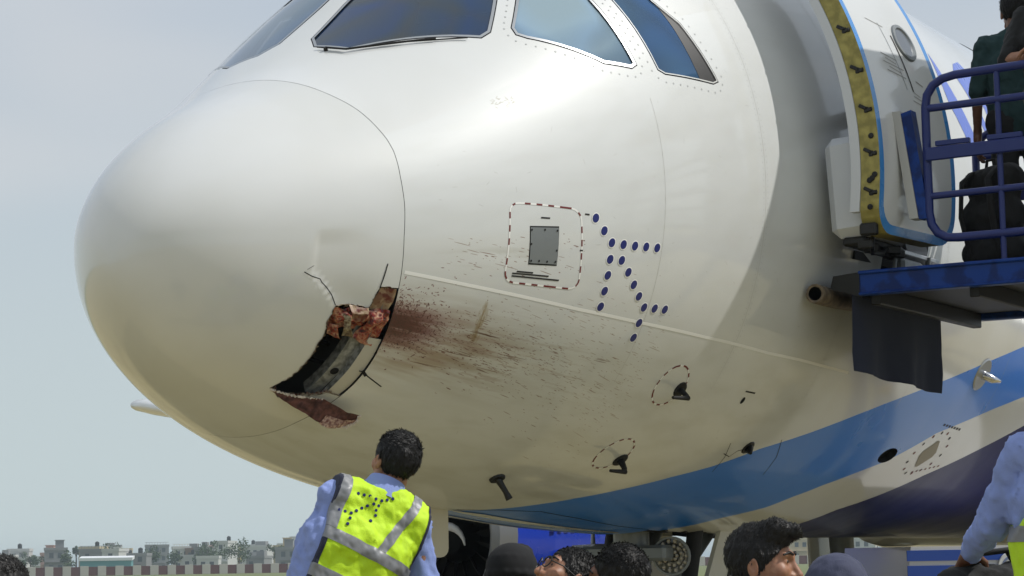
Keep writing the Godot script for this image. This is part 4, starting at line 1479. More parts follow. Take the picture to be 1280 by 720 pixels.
# ------------------------------------------------------------ people: one skin over joined, tapered bones
class Field:
	var o: Vector3
	var c: float
	var nx: int
	var ny: int
	var nz: int
	var f := PackedFloat32Array()

	func _init(lo: Vector3, hi: Vector3, cell: float) -> void:
		o = lo
		c = cell
		nx = int((hi.x - lo.x) / cell) + 2
		ny = int((hi.y - lo.y) / cell) + 2
		nz = int((hi.z - lo.z) / cell) + 2
		f.resize(nx * ny * nz)
		f.fill(1.0)

	func span(lo: Vector3, hi: Vector3) -> Array:
		return [clampi(int((lo.x - o.x) / c), 0, nx - 1), clampi(int((hi.x - o.x) / c) + 1, 0, nx - 1), clampi(int((lo.y - o.y) / c), 0, ny - 1), clampi(int((hi.y - o.y) / c) + 1, 0, ny - 1), clampi(int((lo.z - o.z) / c), 0, nz - 1), clampi(int((hi.z - o.z) / c) + 1, 0, nz - 1)]

	func cap(a: Vector3, b: Vector3, ra: float, rb: float, k := 0.03) -> void:
		var m := maxf(ra, rb) + k + c * 2.0
		var s := span(Vector3(minf(a.x, b.x) - m, minf(a.y, b.y) - m, minf(a.z, b.z) - m), Vector3(maxf(a.x, b.x) + m, maxf(a.y, b.y) + m, maxf(a.z, b.z) + m))
		var d := b - a
		var l2 := maxf(d.length_squared(), 1e-9)
		var dr := rb - ra
		for z in range(s[4], s[5] + 1):
			for y in range(s[2], s[3] + 1):
				var at := (z * ny + y) * nx
				for x in range(s[0], s[1] + 1):
					var p := Vector3(o.x + x * c, o.y + y * c, o.z + z * c) - a
					var t := clampf(p.dot(d) / l2, 0.0, 1.0)
					var v := (p - d * t).length() - ra - dr * t
					var w := f[at + x]
					var h := k - absf(v - w)
					f[at + x] = minf(v, w) - (h * h * 0.25 / k if h > 0.0 else 0.0)

	func ell(p0: Vector3, r: Vector3, k := 0.02, b := Basis.IDENTITY, sub := false) -> void:
		var m := maxf(r.x, maxf(r.y, r.z)) + k + c * 2.0
		var s := span(p0 - Vector3.ONE * m, p0 + Vector3.ONE * m)
		var bi := b.inverse()
		var ri := Vector3.ONE / r
		for z in range(s[4], s[5] + 1):
			for y in range(s[2], s[3] + 1):
				var at := (z * ny + y) * nx
				for x in range(s[0], s[1] + 1):
					var p := bi * (Vector3(o.x + x * c, o.y + y * c, o.z + z * c) - p0)
					var q := p * ri
					var l := q.length()
					var g := (q * ri).length()
					var v := l * (l - 1.0) / maxf(g, 1e-6)
					var w := f[at + x]
					if sub:
						v = -v
						var h2 := k - absf(v - w)
						f[at + x] = maxf(v, w) + (h2 * h2 * 0.25 / k if h2 > 0.0 else 0.0)
					else:
						var h := k - absf(v - w)
						f[at + x] = minf(v, w) - (h * h * 0.25 / k if h > 0.0 else 0.0)

	func plane_cut(n: Vector3, p0: Vector3) -> void:
		for z in nz:
			for y in ny:
				var at := (z * ny + y) * nx
				for x in nx:
					f[at + x] = maxf(f[at + x], n.dot(Vector3(o.x + x * c, o.y + y * c, o.z + z * c) - p0))

	func wrinkle(amount: float, freq: Vector3, sd: int) -> void:
		var n := FastNoiseLite.new()
		n.seed = sd
		n.frequency = 1.0
		n.fractal_octaves = 3
		for z in nz:
			for y in ny:
				var at := (z * ny + y) * nx
				for x in nx:
					if absf(f[at + x]) < 0.05:
						f[at + x] += amount * n.get_noise_3d((o.x + x * c) * freq.x, (o.y + y * c) * freq.y, (o.z + z * c) * freq.z)

	func value(p: Vector3) -> float:
		var q := (p - o) / c
		var x := clampi(int(q.x), 0, nx - 2)
		var y := clampi(int(q.y), 0, ny - 2)
		var z := clampi(int(q.z), 0, nz - 2)
		var t := q - Vector3(x, y, z)
		var i := (z * ny + y) * nx + x
		var j := i + nx * ny
		return lerpf(lerpf(lerpf(f[i], f[i + 1], t.x), lerpf(f[i + nx], f[i + nx + 1], t.x), t.y), lerpf(lerpf(f[j], f[j + 1], t.x), lerpf(f[j + nx], f[j + nx + 1], t.x), t.y), t.z)

	func add_to(V: PackedVector3Array, N: PackedVector3Array, I: PackedInt32Array) -> void:
		var at := PackedInt32Array()
		at.resize(nx * ny * nz)
		at.fill(-1)
		var off := [0, 1, nx, nx + 1, nx * ny, nx * ny + 1, nx * ny + nx, nx * ny + nx + 1]
		var edges := [[0, 1], [2, 3], [4, 5], [6, 7], [0, 2], [1, 3], [4, 6], [5, 7], [0, 4], [1, 5], [2, 6], [3, 7]]
		for z in nz - 1:
			for y in ny - 1:
				var i0 := (z * ny + y) * nx
				for x in nx - 1:
					var i := i0 + x
					var a0 := f[i]
					if a0 > c * 4.0 or a0 < -c * 4.0:
						continue
					var neg := 0
					for k in 8:
						if f[i + off[k]] < 0.0:
							neg += 1
					if neg == 0 or neg == 8:
						continue
					var p := Vector3.ZERO
					var cnt := 0
					for e in edges:
						var va := f[i + off[e[0]]]
						var vb := f[i + off[e[1]]]
						if (va < 0.0) != (vb < 0.0):
							var t := va / (va - vb)
							var ca := Vector3(e[0] & 1, (e[0] >> 1) & 1, e[0] >> 2)
							var cb := Vector3(e[1] & 1, (e[1] >> 1) & 1, e[1] >> 2)
							p += ca.lerp(cb, t)
							cnt += 1
					p = o + (Vector3(x, y, z) + p / cnt) * c
					at[i] = V.size()
					V.append(p)
					var h := c * 0.7
					N.append(Vector3(value(p + Vector3(h, 0, 0)) - value(p - Vector3(h, 0, 0)), value(p + Vector3(0, h, 0)) - value(p - Vector3(0, h, 0)), value(p + Vector3(0, 0, h)) - value(p - Vector3(0, 0, h))).normalized())
		var sx := [1, nx, nx * ny]
		for z in range(1, nz - 1):
			for y in range(1, ny - 1):
				var i0 := (z * ny + y) * nx
				for x in range(1, nx - 1):
					var i := i0 + x
					if at[i] < 0 and at[i - 1] < 0 and at[i - nx] < 0 and at[i - nx * ny] < 0:
						continue
					for ax in 3:
						if (f[i] < 0.0) != (f[i + sx[ax]] < 0.0):
							var u: int = sx[(ax + 1) % 3]
							var v: int = sx[(ax + 2) % 3]
							var q := [at[i], at[i - u], at[i - u - v], at[i - v]]
							if q[0] < 0 or q[1] < 0 or q[2] < 0 or q[3] < 0:
								continue
							if f[i] < 0.0:
								I.append_array(PackedInt32Array([q[0], q[2], q[1], q[0], q[3], q[2]]))
							else:
								I.append_array(PackedInt32Array([q[0], q[1], q[2], q[0], q[2], q[3]]))

func mesh_of(fields: Array) -> ArrayMesh:
	var V := PackedVector3Array()
	var N := PackedVector3Array()
	var I := PackedInt32Array()
	for f in fields:
		var base := V.size()
		var I2 := PackedInt32Array()
		f.add_to(V, N, I2)
		for i in I2:
			I.append(i)
	var arr := []
	arr.resize(Mesh.ARRAY_MAX)
	arr[Mesh.ARRAY_VERTEX] = V
	arr[Mesh.ARRAY_NORMAL] = N
	arr[Mesh.ARRAY_INDEX] = I
	var m := ArrayMesh.new()
	m.add_surface_from_arrays(Mesh.PRIMITIVE_TRIANGLES, arr)
	return m

# triangles of a mesh cut to one side of planes; a plane is [normal, distance], kept where dot >= distance
func cut_mesh(m: ArrayMesh, planes: Array, lift: float) -> SurfaceTool:
	var a := m.surface_get_arrays(0)
	var V: PackedVector3Array = a[Mesh.ARRAY_VERTEX]
	var N: PackedVector3Array = a[Mesh.ARRAY_NORMAL]
	var I: PackedInt32Array = a[Mesh.ARRAY_INDEX]
	var st := begin()
	for t in range(0, I.size(), 3):
		var p := [[V[I[t]], N[I[t]]], [V[I[t + 1]], N[I[t + 1]]], [V[I[t + 2]], N[I[t + 2]]]]
		for pl in planes:
			var q := []
			for i in p.size():
				var b: Array = p[i]
				var d: Array = p[(i + 1) % p.size()]
				var db: float = pl[0].dot(b[0]) - pl[1]
				var dd: float = pl[0].dot(d[0]) - pl[1]
				if db >= 0.0:
					q.append(b)
				if (db >= 0.0) != (dd >= 0.0):
					var k := db / (db - dd)
					q.append([b[0].lerp(d[0], k), b[1].lerp(d[1], k).normalized()])
			p = q
			if p.size() < 3:
				break
		for i in range(1, p.size() - 1):
			tri3(st, p[0][0] + p[0][1] * lift, p[i][0] + p[i][1] * lift, p[i + 1][0] + p[i + 1][1] * lift, p[0][1], p[i][1], p[i + 1][1])
	return st

# a standing figure that faces +z, its left side at +x; joints in metres
func stance() -> Dictionary:
	return {"pelvis": Vector3(0, 0.95, 0), "chest": Vector3(0, 1.27, 0), "neck": Vector3(0, 1.46, -0.01), "head": Vector3(0, 1.62, 0.02), "headb": Basis.IDENTITY,
		"shl": Vector3(0.185, 1.415, -0.01), "shr": Vector3(-0.185, 1.415, -0.01), "ell": Vector3(0.245, 1.14, -0.03), "elr": Vector3(-0.245, 1.14, -0.03),
		"wrl": Vector3(0.25, 0.89, 0.06), "wrr": Vector3(-0.25, 0.89, 0.06), "hipl": Vector3(0.09, 0.92, 0), "hipr": Vector3(-0.09, 0.92, 0),
		"knl": Vector3(0.10, 0.50, 0.015), "knr": Vector3(-0.10, 0.50, 0.015), "anl": Vector3(0.10, 0.09, -0.02), "anr": Vector3(-0.10, 0.09, -0.02)}

func torso(f: Field, j: Dictionary, g: float) -> void:
	var side: Vector3 = (j.shl - j.shr).normalized()
	var pe: Vector3 = j.pelvis
	var ch: Vector3 = j.chest
	f.cap(pe + side * 0.075, ch + side * 0.085, 0.095 + g, 0.108 + g, 0.06)
	f.cap(pe - side * 0.075, ch - side * 0.085, 0.095 + g, 0.108 + g, 0.06)
	f.cap(pe, ch, 0.105 + g, 0.12 + g, 0.05)
	f.cap(ch + side * 0.09, j.neck + side * 0.07 - Vector3(0, 0.08, 0), 0.10 + g, 0.075 + g, 0.06)
	f.cap(ch - side * 0.09, j.neck - side * 0.07 - Vector3(0, 0.08, 0), 0.10 + g, 0.075 + g, 0.06)
	f.cap(j.shl - side * 0.03, j.neck, 0.058 + g, 0.055 + g, 0.05)
	f.cap(j.shr + side * 0.03, j.neck, 0.058 + g, 0.055 + g, 0.05)

func arm(f: Field, sh: Vector3, el: Vector3, wr: Vector3, g: float, upto := 1.0) -> void:
	f.cap(sh, el, 0.056 + g, 0.044 + g, 0.03)
	if upto > 0.0:
		f.cap(el, el.lerp(wr, upto), 0.043 + g, lerpf(0.043, 0.030, upto) + g, 0.02)

# a hand from the wrist: palm, four bent fingers of unequal length and a thumb that leaves the side of the palm
func hand_field(wr: Vector3, dir: Vector3, palm_n: Vector3, thumb_side: Vector3, curl: float) -> Field:
	var d := dir.normalized()
	var n := (palm_n - d * palm_n.dot(d)).normalized()
	var t := (thumb_side - d * thumb_side.dot(d) - n * thumb_side.dot(n)).normalized()
	var f := Field.new(wr - Vector3.ONE * 0.17, wr + Vector3.ONE * 0.17, 0.0045)
	f.cap(wr - d * 0.03, wr + d * 0.03, 0.027, 0.026, 0.01)
	for k in 4:
		var s := t * (0.030 - k * 0.020)
		f.cap(wr + d * 0.02 + s * 0.6, wr + d * 0.085 + s, 0.015, 0.012, 0.012)
	var lens := [0.040, 0.046, 0.042, 0.033]
	for k in 4:
		var s := t * (0.032 - k * 0.0215)
		var p := wr + d * (0.086 + (0.004 if k == 1 or k == 2 else 0.0)) + s
		var a := 0.0
		var l: float = lens[k]
		for b in 3:
			a += curl * (0.75 + 0.12 * b + 0.06 * k)
			var q := p + (d * cos(a) + n * sin(a)) * l
			f.cap(p, q, 0.0095 - b * 0.001, 0.0085 - b * 0.001, 0.004)
			p = q
			l *= 0.72
	var p2 := wr + d * 0.028 + t * 0.026
	var q2 := p2 + (d * 0.55 + t * 0.7 + n * 0.3).normalized() * 0.042
	f.cap(p2, q2, 0.015, 0.011, 0.008)
	f.cap(q2, q2 + (d * 0.8 + t * 0.15 + n * 0.55).normalized() * 0.034, 0.011, 0.009, 0.004)
	return f

func head_field(at: Vector3, b: Basis, cell := 0.0048) -> Field:
	var f := Field.new(at - Vector3(0.15, 0.19, 0.15), at + Vector3(0.15, 0.15, 0.15), cell)
	var P := func(x: float, y: float, z: float) -> Vector3: return at + b * Vector3(x, y, z)
	f.ell(P.call(0, 0.028, -0.012), Vector3(0.074, 0.088, 0.094), 0.02, b)
	f.ell(P.call(0, -0.035, 0.028), Vector3(0.058, 0.082, 0.062), 0.03, b)
	f.cap(P.call(0.045, -0.075, 0.01), P.call(0.012, -0.102, 0.068), 0.018, 0.018, 0.03)
	f.cap(P.call(-0.045, -0.075, 0.01), P.call(-0.012, -0.102, 0.068), 0.018, 0.018, 0.03)
	f.cap(P.call(0, 0.008, 0.088), P.call(0, -0.036, 0.107), 0.008, 0.013, 0.014)
	f.cap(P.call(0.016, -0.038, 0.09), P.call(-0.016, -0.038, 0.09), 0.010, 0.010, 0.008)
	f.cap(P.call(0.036, 0.026, 0.077), P.call(0.012, 0.022, 0.086), 0.011, 0.010, 0.015)
	f.cap(P.call(-0.036, 0.026, 0.077), P.call(-0.012, 0.022, 0.086), 0.011, 0.010, 0.015)
	f.ell(P.call(0.040, -0.022, 0.06), Vector3(0.024, 0.022, 0.024), 0.02, b)
	f.ell(P.call(-0.040, -0.022, 0.06), Vector3(0.024, 0.022, 0.024), 0.02, b)
	f.ell(P.call(0.031, 0.006, 0.094), Vector3(0.018, 0.012, 0.014), 0.012, b, true)
	f.ell(P.call(-0.031, 0.006, 0.094), Vector3(0.018, 0.012, 0.014), 0.012, b, true)
	f.ell(P.call(0.031, 0.006, 0.072), Vector3(0.0135, 0.0125, 0.0125), 0.003, b)
	f.ell(P.call(-0.031, 0.006, 0.072), Vector3(0.0135, 0.0125, 0.0125), 0.003, b)
	f.cap(P.call(0.020, -0.064, 0.082), P.call(-0.020, -0.064, 0.082), 0.008, 0.008, 0.006)
	f.cap(P.call(0.017, -0.075, 0.080), P.call(-0.017, -0.075, 0.080), 0.009, 0.009, 0.006)
	for s in [1.0, -1.0]:
		var eb := b * Basis(Vector3.UP, 0.35 * s)
		f.ell(P.call(0.078 * s, -0.006, -0.012), Vector3(0.010, 0.031, 0.019), 0.006, eb)
		f.ell(P.call(0.088 * s, -0.002, -0.008), Vector3(0.006, 0.016, 0.009), 0.004, eb, true)
	return f

# hair: a cap of hair on the skull plus many short locks laid over it
func hair(parent: Node3D, at: Vector3, b: Basis, m: Material, quiff := 0.0, length := 0.028, sd := 1) -> void:
	var f := Field.new(at - Vector3(0.16, 0.16, 0.16), at + Vector3(0.16, 0.18, 0.17), 0.0055)
	f.ell(at + b * Vector3(0, 0.036, -0.018), Vector3(0.084, 0.094, 0.100), 0.02, b)
	if quiff > 0.0:
		f.cap(at + b * Vector3(0.035, 0.098, 0.035), at + b * Vector3(-0.03, 0.10, 0.05), 0.035, 0.036, 0.03)
		f.cap(at + b * Vector3(-0.01, 0.096, 0.05), at + b * Vector3(-0.01, 0.092, 0.10), 0.036, 0.026 * quiff, 0.02)
	f.ell(at + b * Vector3(0, -0.05, 0.075), Vector3(0.079, 0.102, 0.075), 0.015, b, true)
	f.ell(at + b * Vector3(0, -0.115, 0.0), Vector3(0.12, 0.075, 0.16), 0.015, b, true)
	f.wrinkle(0.007, Vector3(60, 25, 60), sd)
	var hm := mesh_of([f])
	add_mesh("hair", hm, m, parent)
	var a := hm.surface_get_arrays(0)
	var V: PackedVector3Array = a[Mesh.ARRAY_VERTEX]
	var N: PackedVector3Array = a[Mesh.ARRAY_NORMAL]
	var st := begin()
	rng.seed = 100 + sd
	var down := b * Vector3(0, -1, -0.25)
	var fwd := b * Vector3(0, 0.2, 1)
	for i in V.size():
		var n := N[i]
		var comb := down if (b.inverse() * (V[i] - at)).y < 0.07 else (fwd * (0.7 if quiff > 0.0 else 0.3) + b * Vector3(0.5, 0, -0.3))
		var t := (comb - n * comb.dot(n) * 0.9 + n * 0.07 + Vector3(rng.randfn(), rng.randfn(), rng.randfn()) * 0.15).normalized()
		var l := length * (0.5 + rng.randf() * 0.8)
		var w := t.cross(n).normalized() * 0.0014
		var p := V[i] - n * 0.001
		var q := p + t * l * 0.55 + n * 0.0015
		var e := p + t * l - n * 0.001
		quad(st, p - w, p + w, q + w, q - w)
		tri3(st, q - w, q + w, e, n, n, n)
	var locks := obj("hair_locks", st, m, parent)
	locks.set_meta("kind", "stuff")

func clothes_mat(c: Color, rough := 0.85, weave := 0.15) -> StandardMaterial3D:
	var m := tri(mat(c, rough), weave)
	m.normal_enabled = true
	m.normal_texture = M.weave
	m.normal_scale = 0.5
	m.rim_enabled = true
	m.rim = 0.15
	return m

func legs(parent: Node3D, j: Dictionary, m: Material, shoe: Material) -> void:
	var f := Field.new(Vector3(-0.30, 0.03, -0.2) + Vector3(j.pelvis.x, 0, j.pelvis.z), Vector3(0.30, 1.1, 0.24) + Vector3(j.pelvis.x, 0, j.pelvis.z), 0.017)
	for s in ["l", "r"]:
		f.cap(j["hip" + s], j["kn" + s], 0.092, 0.066, 0.05)
		f.cap(j["kn" + s], j["an" + s], 0.066, 0.058, 0.03)
	f.cap(j.hipl + Vector3(0.0, 0.04, 0), j.hipr + Vector3(0.0, 0.04, 0), 0.11, 0.11, 0.05)
	f.wrinkle(0.008, Vector3(14, 22, 14), 3)
	add_mesh("trousers", mesh_of([f]), m, parent)
	for s in ["l", "r"]:
		var sf := Field.new(j["an" + s] - Vector3(0.09, 0.1, 0.14), j["an" + s] + Vector3(0.09, 0.07, 0.24), 0.012)
		var p: Vector3 = j["an" + s]
		sf.cap(p + Vector3(0, -0.045, -0.05), p + Vector3(0, -0.055, 0.15), 0.045, 0.035, 0.02)
		sf.cap(p, p + Vector3(0, -0.05, 0.04), 0.045, 0.045, 0.02)
		sf.plane_cut(Vector3(0, -1, 0), p + Vector3(0, -0.088, 0))
		add_mesh("shoe", mesh_of([sf]), shoe, parent)

# skin, shirt and trousers of a figure; sleeve 1 is long, 0 ends at the elbow
func dress(parent: Node3D, j: Dictionary, skin_m: Material, shirt_m: Material, trouser_m: Material, sleeve := 1.0, hands := [], cell := 0.016, face_cell := 0.0048) -> Field:
	var hb: Basis = j.headb
	var parts := [head_field(j.head, hb, face_cell)]
	# neck, trunk and arms under the clothes
	var bf := Field.new(Vector3(-0.5, 0.8, -0.35) + Vector3(j.pelvis.x, 0, j.pelvis.z), Vector3(0.5, 1.7, 0.5) + Vector3(j.pelvis.x, 0, j.pelvis.z), 0.015)
	bf.cap(j.neck - Vector3(0, 0.03, 0), j.head + hb * Vector3(0, -0.06, -0.02), 0.058, 0.054, 0.02)
	torso(bf, j, -0.012)
	arm(bf, j.shl, j.ell, j.wrl, -0.006)
	arm(bf, j.shr, j.elr, j.wrr, -0.006)
	parts.append(bf)
	for h in hands:
		parts.append(hand_field(h[0], h[1], h[2], h[3], h[4]))
	add_mesh("body", mesh_of(parts), skin_m, parent)
	var lo: Vector3 = j.pelvis + Vector3(-0.52, -0.12, -0.35)
	var hi: Vector3 = j.pelvis + Vector3(0.52, 0.62, 0.5)
	var sf := Field.new(lo, hi, cell)
	torso(sf, j, 0.008)
	var ag: float = j.get("sleeve", 0.011)
	arm(sf, j.shl, j.ell, j.wrl, ag, sleeve * 0.97)
	arm(sf, j.shr, j.elr, j.wrr, ag, sleeve * 0.97)
	if sleeve < 0.5:
		sf.cap(j.neck, j.neck.lerp(j.head, 0.12), 0.066, 0.061, 0.03)
	sf.wrinkle(0.016, Vector3(15, 9, 15), 5)
	sf.wrinkle(0.008, Vector3(34, 24, 34), 6)
	add_mesh("shirt", mesh_of([sf]), shirt_m, parent)
	if sleeve > 0.5:
		var ax: Vector3 = (j.head - j.neck).normalized()
		var cst := begin()
		lathe(cst, j.neck + ax * 0.012, ax, [Vector2(-0.025, 0.098), Vector2(0.005, 0.088), Vector2(0.050, 0.072), Vector2(0.056, 0.069), Vector2(0.05, 0.065), Vector2(0.0, 0.066)], 26)
		obj("collar", cst, shirt_m, parent)
	legs(parent, j, trouser_m, M.shoe)
	return sf

func eyes(parent: Node3D, at: Vector3, b: Basis) -> void:
	for s in [1.0, -1.0]:
		var st := begin()
		var p := at + b * Vector3(0.031 * s, 0.006, 0.0835)
		lathe(st, p, b * Vector3(0, 0, 1), [Vector2(-0.001, 0.0055), Vector2(0.0016, 0.0035), Vector2(0.0018, 0.0)], 10)
		obj("eye", st, M.black, parent)
		st = begin()
		tube(st, [at + b * Vector3(0.012 * s, 0.026, 0.097), at + b * Vector3(0.030 * s, 0.033, 0.092), at + b * Vector3(0.050 * s, 0.027, 0.077)], [0.004, 0.005, 0.003], 6)
		obj("eyebrow", st, M.hair, parent)

func platform_step(label: String, at: Vector3, turn: float, h: float) -> void:
	var t := thing("work_step", label, "work step", at, turn)
	var st := begin()
	bx(st, Vector3(0, h - 0.02, 0), Vector3(0.8, 0.04, 0.6), Basis.IDENTITY, 0.008)
	obj("deck", st, M.alu, t)
	for x in [-0.36, 0.36]:
		for z in [-0.26, 0.26]:
			st = begin()
			tube(st, [Vector3(x, h - 0.04, z), Vector3(x * 1.1, 0.0, z * 1.1)], 0.02, 8)
			obj("leg", st, M.alu, t)
	st = begin()
	bx(st, Vector3(0, h * 0.5, 0.34), Vector3(0.7, 0.03, 0.16), Basis.IDENTITY, 0.006)
	obj("tread", st, M.alu, t)

func build_people() -> void:
	M.shoe = mat(Color(0.05, 0.045, 0.04), 0.5)
	M.hair = mat(lin(0.010, 0.009, 0.0085), 0.5)
	M.hair.metallic_specular = 0.35
	var skin_a := tri(mat(Color.WHITE, 0.5), 0.12)
	skin_a.albedo_texture = noise_tex(0.02, 256, ramp2(lin(0.28, 0.13, 0.075), lin(0.36, 0.18, 0.105)), false, 1.0, 4, 81)
	skin_a.subsurf_scatter_enabled = true
	skin_a.subsurf_scatter_strength = 0.15
	var skin_b: StandardMaterial3D = skin_a.duplicate()
	skin_b.albedo_color = Color(0.72, 0.68, 0.66)
	var shirt_blue := clothes_mat(lin(0.23, 0.30, 0.60))
	var navy := clothes_mat(lin(0.015, 0.018, 0.04))
	var dark_cloth := clothes_mat(lin(0.007, 0.007, 0.008))
	var teal := clothes_mat(lin(0.010, 0.038, 0.040))
	var hivis := clothes_mat(lin(0.52, 0.78, 0.012), 0.7)
	var tape := mat(lin(0.22, 0.225, 0.235), 0.45, 0.1)
	M.tape = tape
	# 1. man with his back to us in a yellow vest, looking up at the hole
	var yaw := atan2(-0.40, -0.92)
	var p := thing("person", "person in yellow reflective vest, back to us, looking up at the torn nose cone", "person", Vector3(-0.69, 0.378, -8.43), yaw)
	var j := stance()
	j.pelvis = Vector3(0.07, 0.95, 0)
	j.chest = Vector3(-0.075, 1.27, -0.01)
	j.neck = Vector3(-0.20, 1.475, 0.0)
	j.head = Vector3(-0.262, 1.605, 0.015)
	j.headb = Basis(Vector3.UP, 0.15) * Basis(Vector3.BACK, 0.16) * Basis(Vector3.RIGHT, -0.22)
	j.shl = Vector3(-0.005, 1.475, -0.005)
	j.shr = Vector3(-0.335, 1.345, -0.02)
	j.ell = Vector3(0.02, 1.24, 0.13)
	j.wrl = Vector3(-0.02, 1.17, 0.29)
	j.elr = Vector3(-0.36, 1.08, -0.05)
	j.sleeve = 0.002
	j.wrr = Vector3(-0.33, 0.84, 0.03)
	j.hipl = Vector3(0.16, 0.92, 0)
	j.hipr = Vector3(-0.02, 0.92, 0)
	j.knl = Vector3(0.18, 0.50, 0.01)
	j.knr = Vector3(-0.04, 0.50, 0.02)
	j.anl = Vector3(0.19, 0.09, -0.02)
	j.anr = Vector3(-0.05, 0.09, -0.02)
	dress(p, j, skin_a, shirt_blue, navy, 1.0, [[j.wrl, Vector3(-0.5, 0.2, 0.8), Vector3(-0.8, 0, -0.4), Vector3(0, 1, 0), 0.7], [j.wrr, Vector3(0.05, -1, 0.1), Vector3(1, 0, 0.2), Vector3(0, 0, 1), 0.35]], 0.011)
	hair(p, j.head, j.headb, M.hair, 0.0, 0.015, 1)
	var vf := Field.new(Vector3(-0.50, 0.74, -0.26), Vector3(0.36, 1.60, 0.28), 0.008)
	torso(vf, j, 0.028)
	var side0: Vector3 = (j.shl - j.shr).normalized()
	vf.cap(j.neck - side0 * 0.08 - Vector3(0, 0.065, 0), j.neck + side0 * 0.08 - Vector3(0, 0.065, 0), 0.092, 0.092, 0.04)
	vf.cap(j.shl, j.shl.lerp(j.ell, 0.2), 0.082, 0.076, 0.04)
	vf.cap(j.shr, j.shr.lerp(j.elr, 0.2), 0.082, 0.076, 0.04)
	vf.wrinkle(0.014, Vector3(11, 8, 11), 15)
	vf.wrinkle(0.006, Vector3(30, 18, 30), 16)
	var side: Vector3 = (j.shl - j.shr).normalized()
	var up: Vector3 = (j.neck - j.pelvis).normalized()
	var acr := up.cross(Vector3.BACK).normalized()
	vf.plane_cut(side, j.shl + side * 0.012)
	vf.plane_cut(-side, j.shr - side * 0.012)
	vf.plane_cut(-up, j.pelvis - up * 0.16)
	vf.ell(j.neck + Vector3(0, 0.04, 0.015), Vector3(0.092, 0.085, 0.118), 0.025, Basis(Vector3.RIGHT, 0.5), true)
	var vm := mesh_of([vf])
	add_mesh("reflective_vest", vm, hivis, p)
	var h0 := up.dot(j.neck)
	for d in [0.21, 0.355]:
		obj("reflective_tape", cut_mesh(vm, [[up, h0 - d - 0.046], [-up, -(h0 - d)]], 0.003), tape, p)
	var mid := acr.dot(j.chest)
	var sl := acr
	var sr := (acr * 0.95 + up * 0.30).normalized()
	for e in [[sl, 1.0, 0.148], [sr, -1.0, -0.09]]:
		var c0: float = e[0].dot(j.neck - up * 0.10)
		var a0: float = c0 + e[2]
		obj("reflective_tape", cut_mesh(vm, [[e[0], a0], [-e[0], -(a0 + 0.037)], [up, h0 - 0.209]], 0.0035), tape, p)
	# edges of the arm holes, bound in dark braid
	for e in [[side, j.shl + side * 0.012], [-side, j.shr - side * 0.012]]:
		var dd: float = e[0].dot(e[1])
		obj("vest_binding", cut_mesh(vm, [[e[0], dd - 0.012]], 0.0025), navy, p)
	# dots printed on its back
	var printed := mat(lin(0.012, 0.02, 0.12), 0.9)
	var pr := [325, 345, 348, 352, 370, 357, 393, 370, 420, 378, 445, 375, 470, 370, 383, 392, 405, 400, 357, 400, 333, 410, 307, 422, 284, 432, 262, 424, 240, 417, 273, 454, 260, 479]
	pr.append_array([393, 420, 390, 443, 365, 467])
	for i in range(0, pr.size(), 2):
		var lx: float = -0.105 - (pr[i] - 357.0) * 0.00092
		var ly: float = 1.435 - (pr[i + 1] - 405.0) * 0.00084
		var q := Vector3(lx, ly, -0.30)
		for s in 60:
			var v := vf.value(q)
			if v < 0.0005 or q.z > 0.1:
				break
			q.z += maxf(minf(v, 0.02), 0.001)
		var nn := Vector3(vf.value(q + Vector3(0.02, 0, 0)) - vf.value(q - Vector3(0.02, 0, 0)), vf.value(q + Vector3(0, 0.02, 0)) - vf.value(q - Vector3(0, 0.02, 0)), vf.value(q + Vector3(0, 0, 0.02)) - vf.value(q - Vector3(0, 0, 0.02))).normalized()
		var st := begin()
		lathe(st, q + nn * 0.002, nn, [Vector2(-0.003, 0.0062), Vector2(0.002, 0.006), Vector2(0.0022, 0.0)], 8)
		obj("printed_dot", st, printed, p)
	platform_step("low metal step that the person in the vest stands on", Vector3(-0.64, 0, -8.43), 0.3, 0.36)
	# 2. person at the right edge, arm down to a black bag
	p = thing("person", "person at right edge in blue shirt and yellow vest, hand on a black bag", "person", Vector3(1.79, 0.50, -7.2), PI)
	j = stance()
	j.shl = Vector3(0.165, 1.415, 0.0)
	j.ell = Vector3(0.235, 1.205, 0.14)
	j.wrl = Vector3(0.27, 1.115, 0.34)
	dress(p, j, skin_b, shirt_blue, navy, 1.0, [[j.wrl, Vector3(0.08, -0.55, 0.6), Vector3(-0.2, -0.4, -0.8), Vector3(-0.9, 0, 0.2), 0.55], [j.wrr, Vector3(0, -1, 0.1), Vector3(1, 0, 0.2), Vector3(0, 0, 1), 0.35]], 0.011)
	hair(p, j.head, j.headb, M.hair, 0.0, 0.02, 2)
	vf = Field.new(Vector3(-0.36, 0.74, -0.26), Vector3(0.36, 1.60, 0.28), 0.012)
	torso(vf, j, 0.028)
	vf.wrinkle(0.014, Vector3(11, 8, 11), 25)
	vf.plane_cut(Vector3(0.9, 0.45, 0).normalized(), j.shl + Vector3(-0.005, -0.16, 0))
	vf.plane_cut(Vector3.LEFT, j.shr)
	vf.plane_cut(Vector3.DOWN, Vector3(0, 0.78, 0))
	vf.ell(j.neck + Vector3(0, 0.04, 0.015), Vector3(0.092, 0.085, 0.118), 0.025, Basis(Vector3.RIGHT, 0.5), true)
	vm = mesh_of([vf])
	add_mesh("reflective_vest", vm, hivis, p)
	for d in [1.14, 0.98]:
		obj("reflective_tape", cut_mesh(vm, [[Vector3.UP, d], [Vector3.DOWN, -(d + 0.05)]], 0.003), tape, p)
	platform_step("low metal step under the person at the right edge", Vector3(1.9, 0, -7.2), 0.0, 0.50)
	var bag := thing("bag", "black soft bag hanging from the hand at the right edge", "bag", Vector3(1.62, 0.95, -7.62), 0.25)
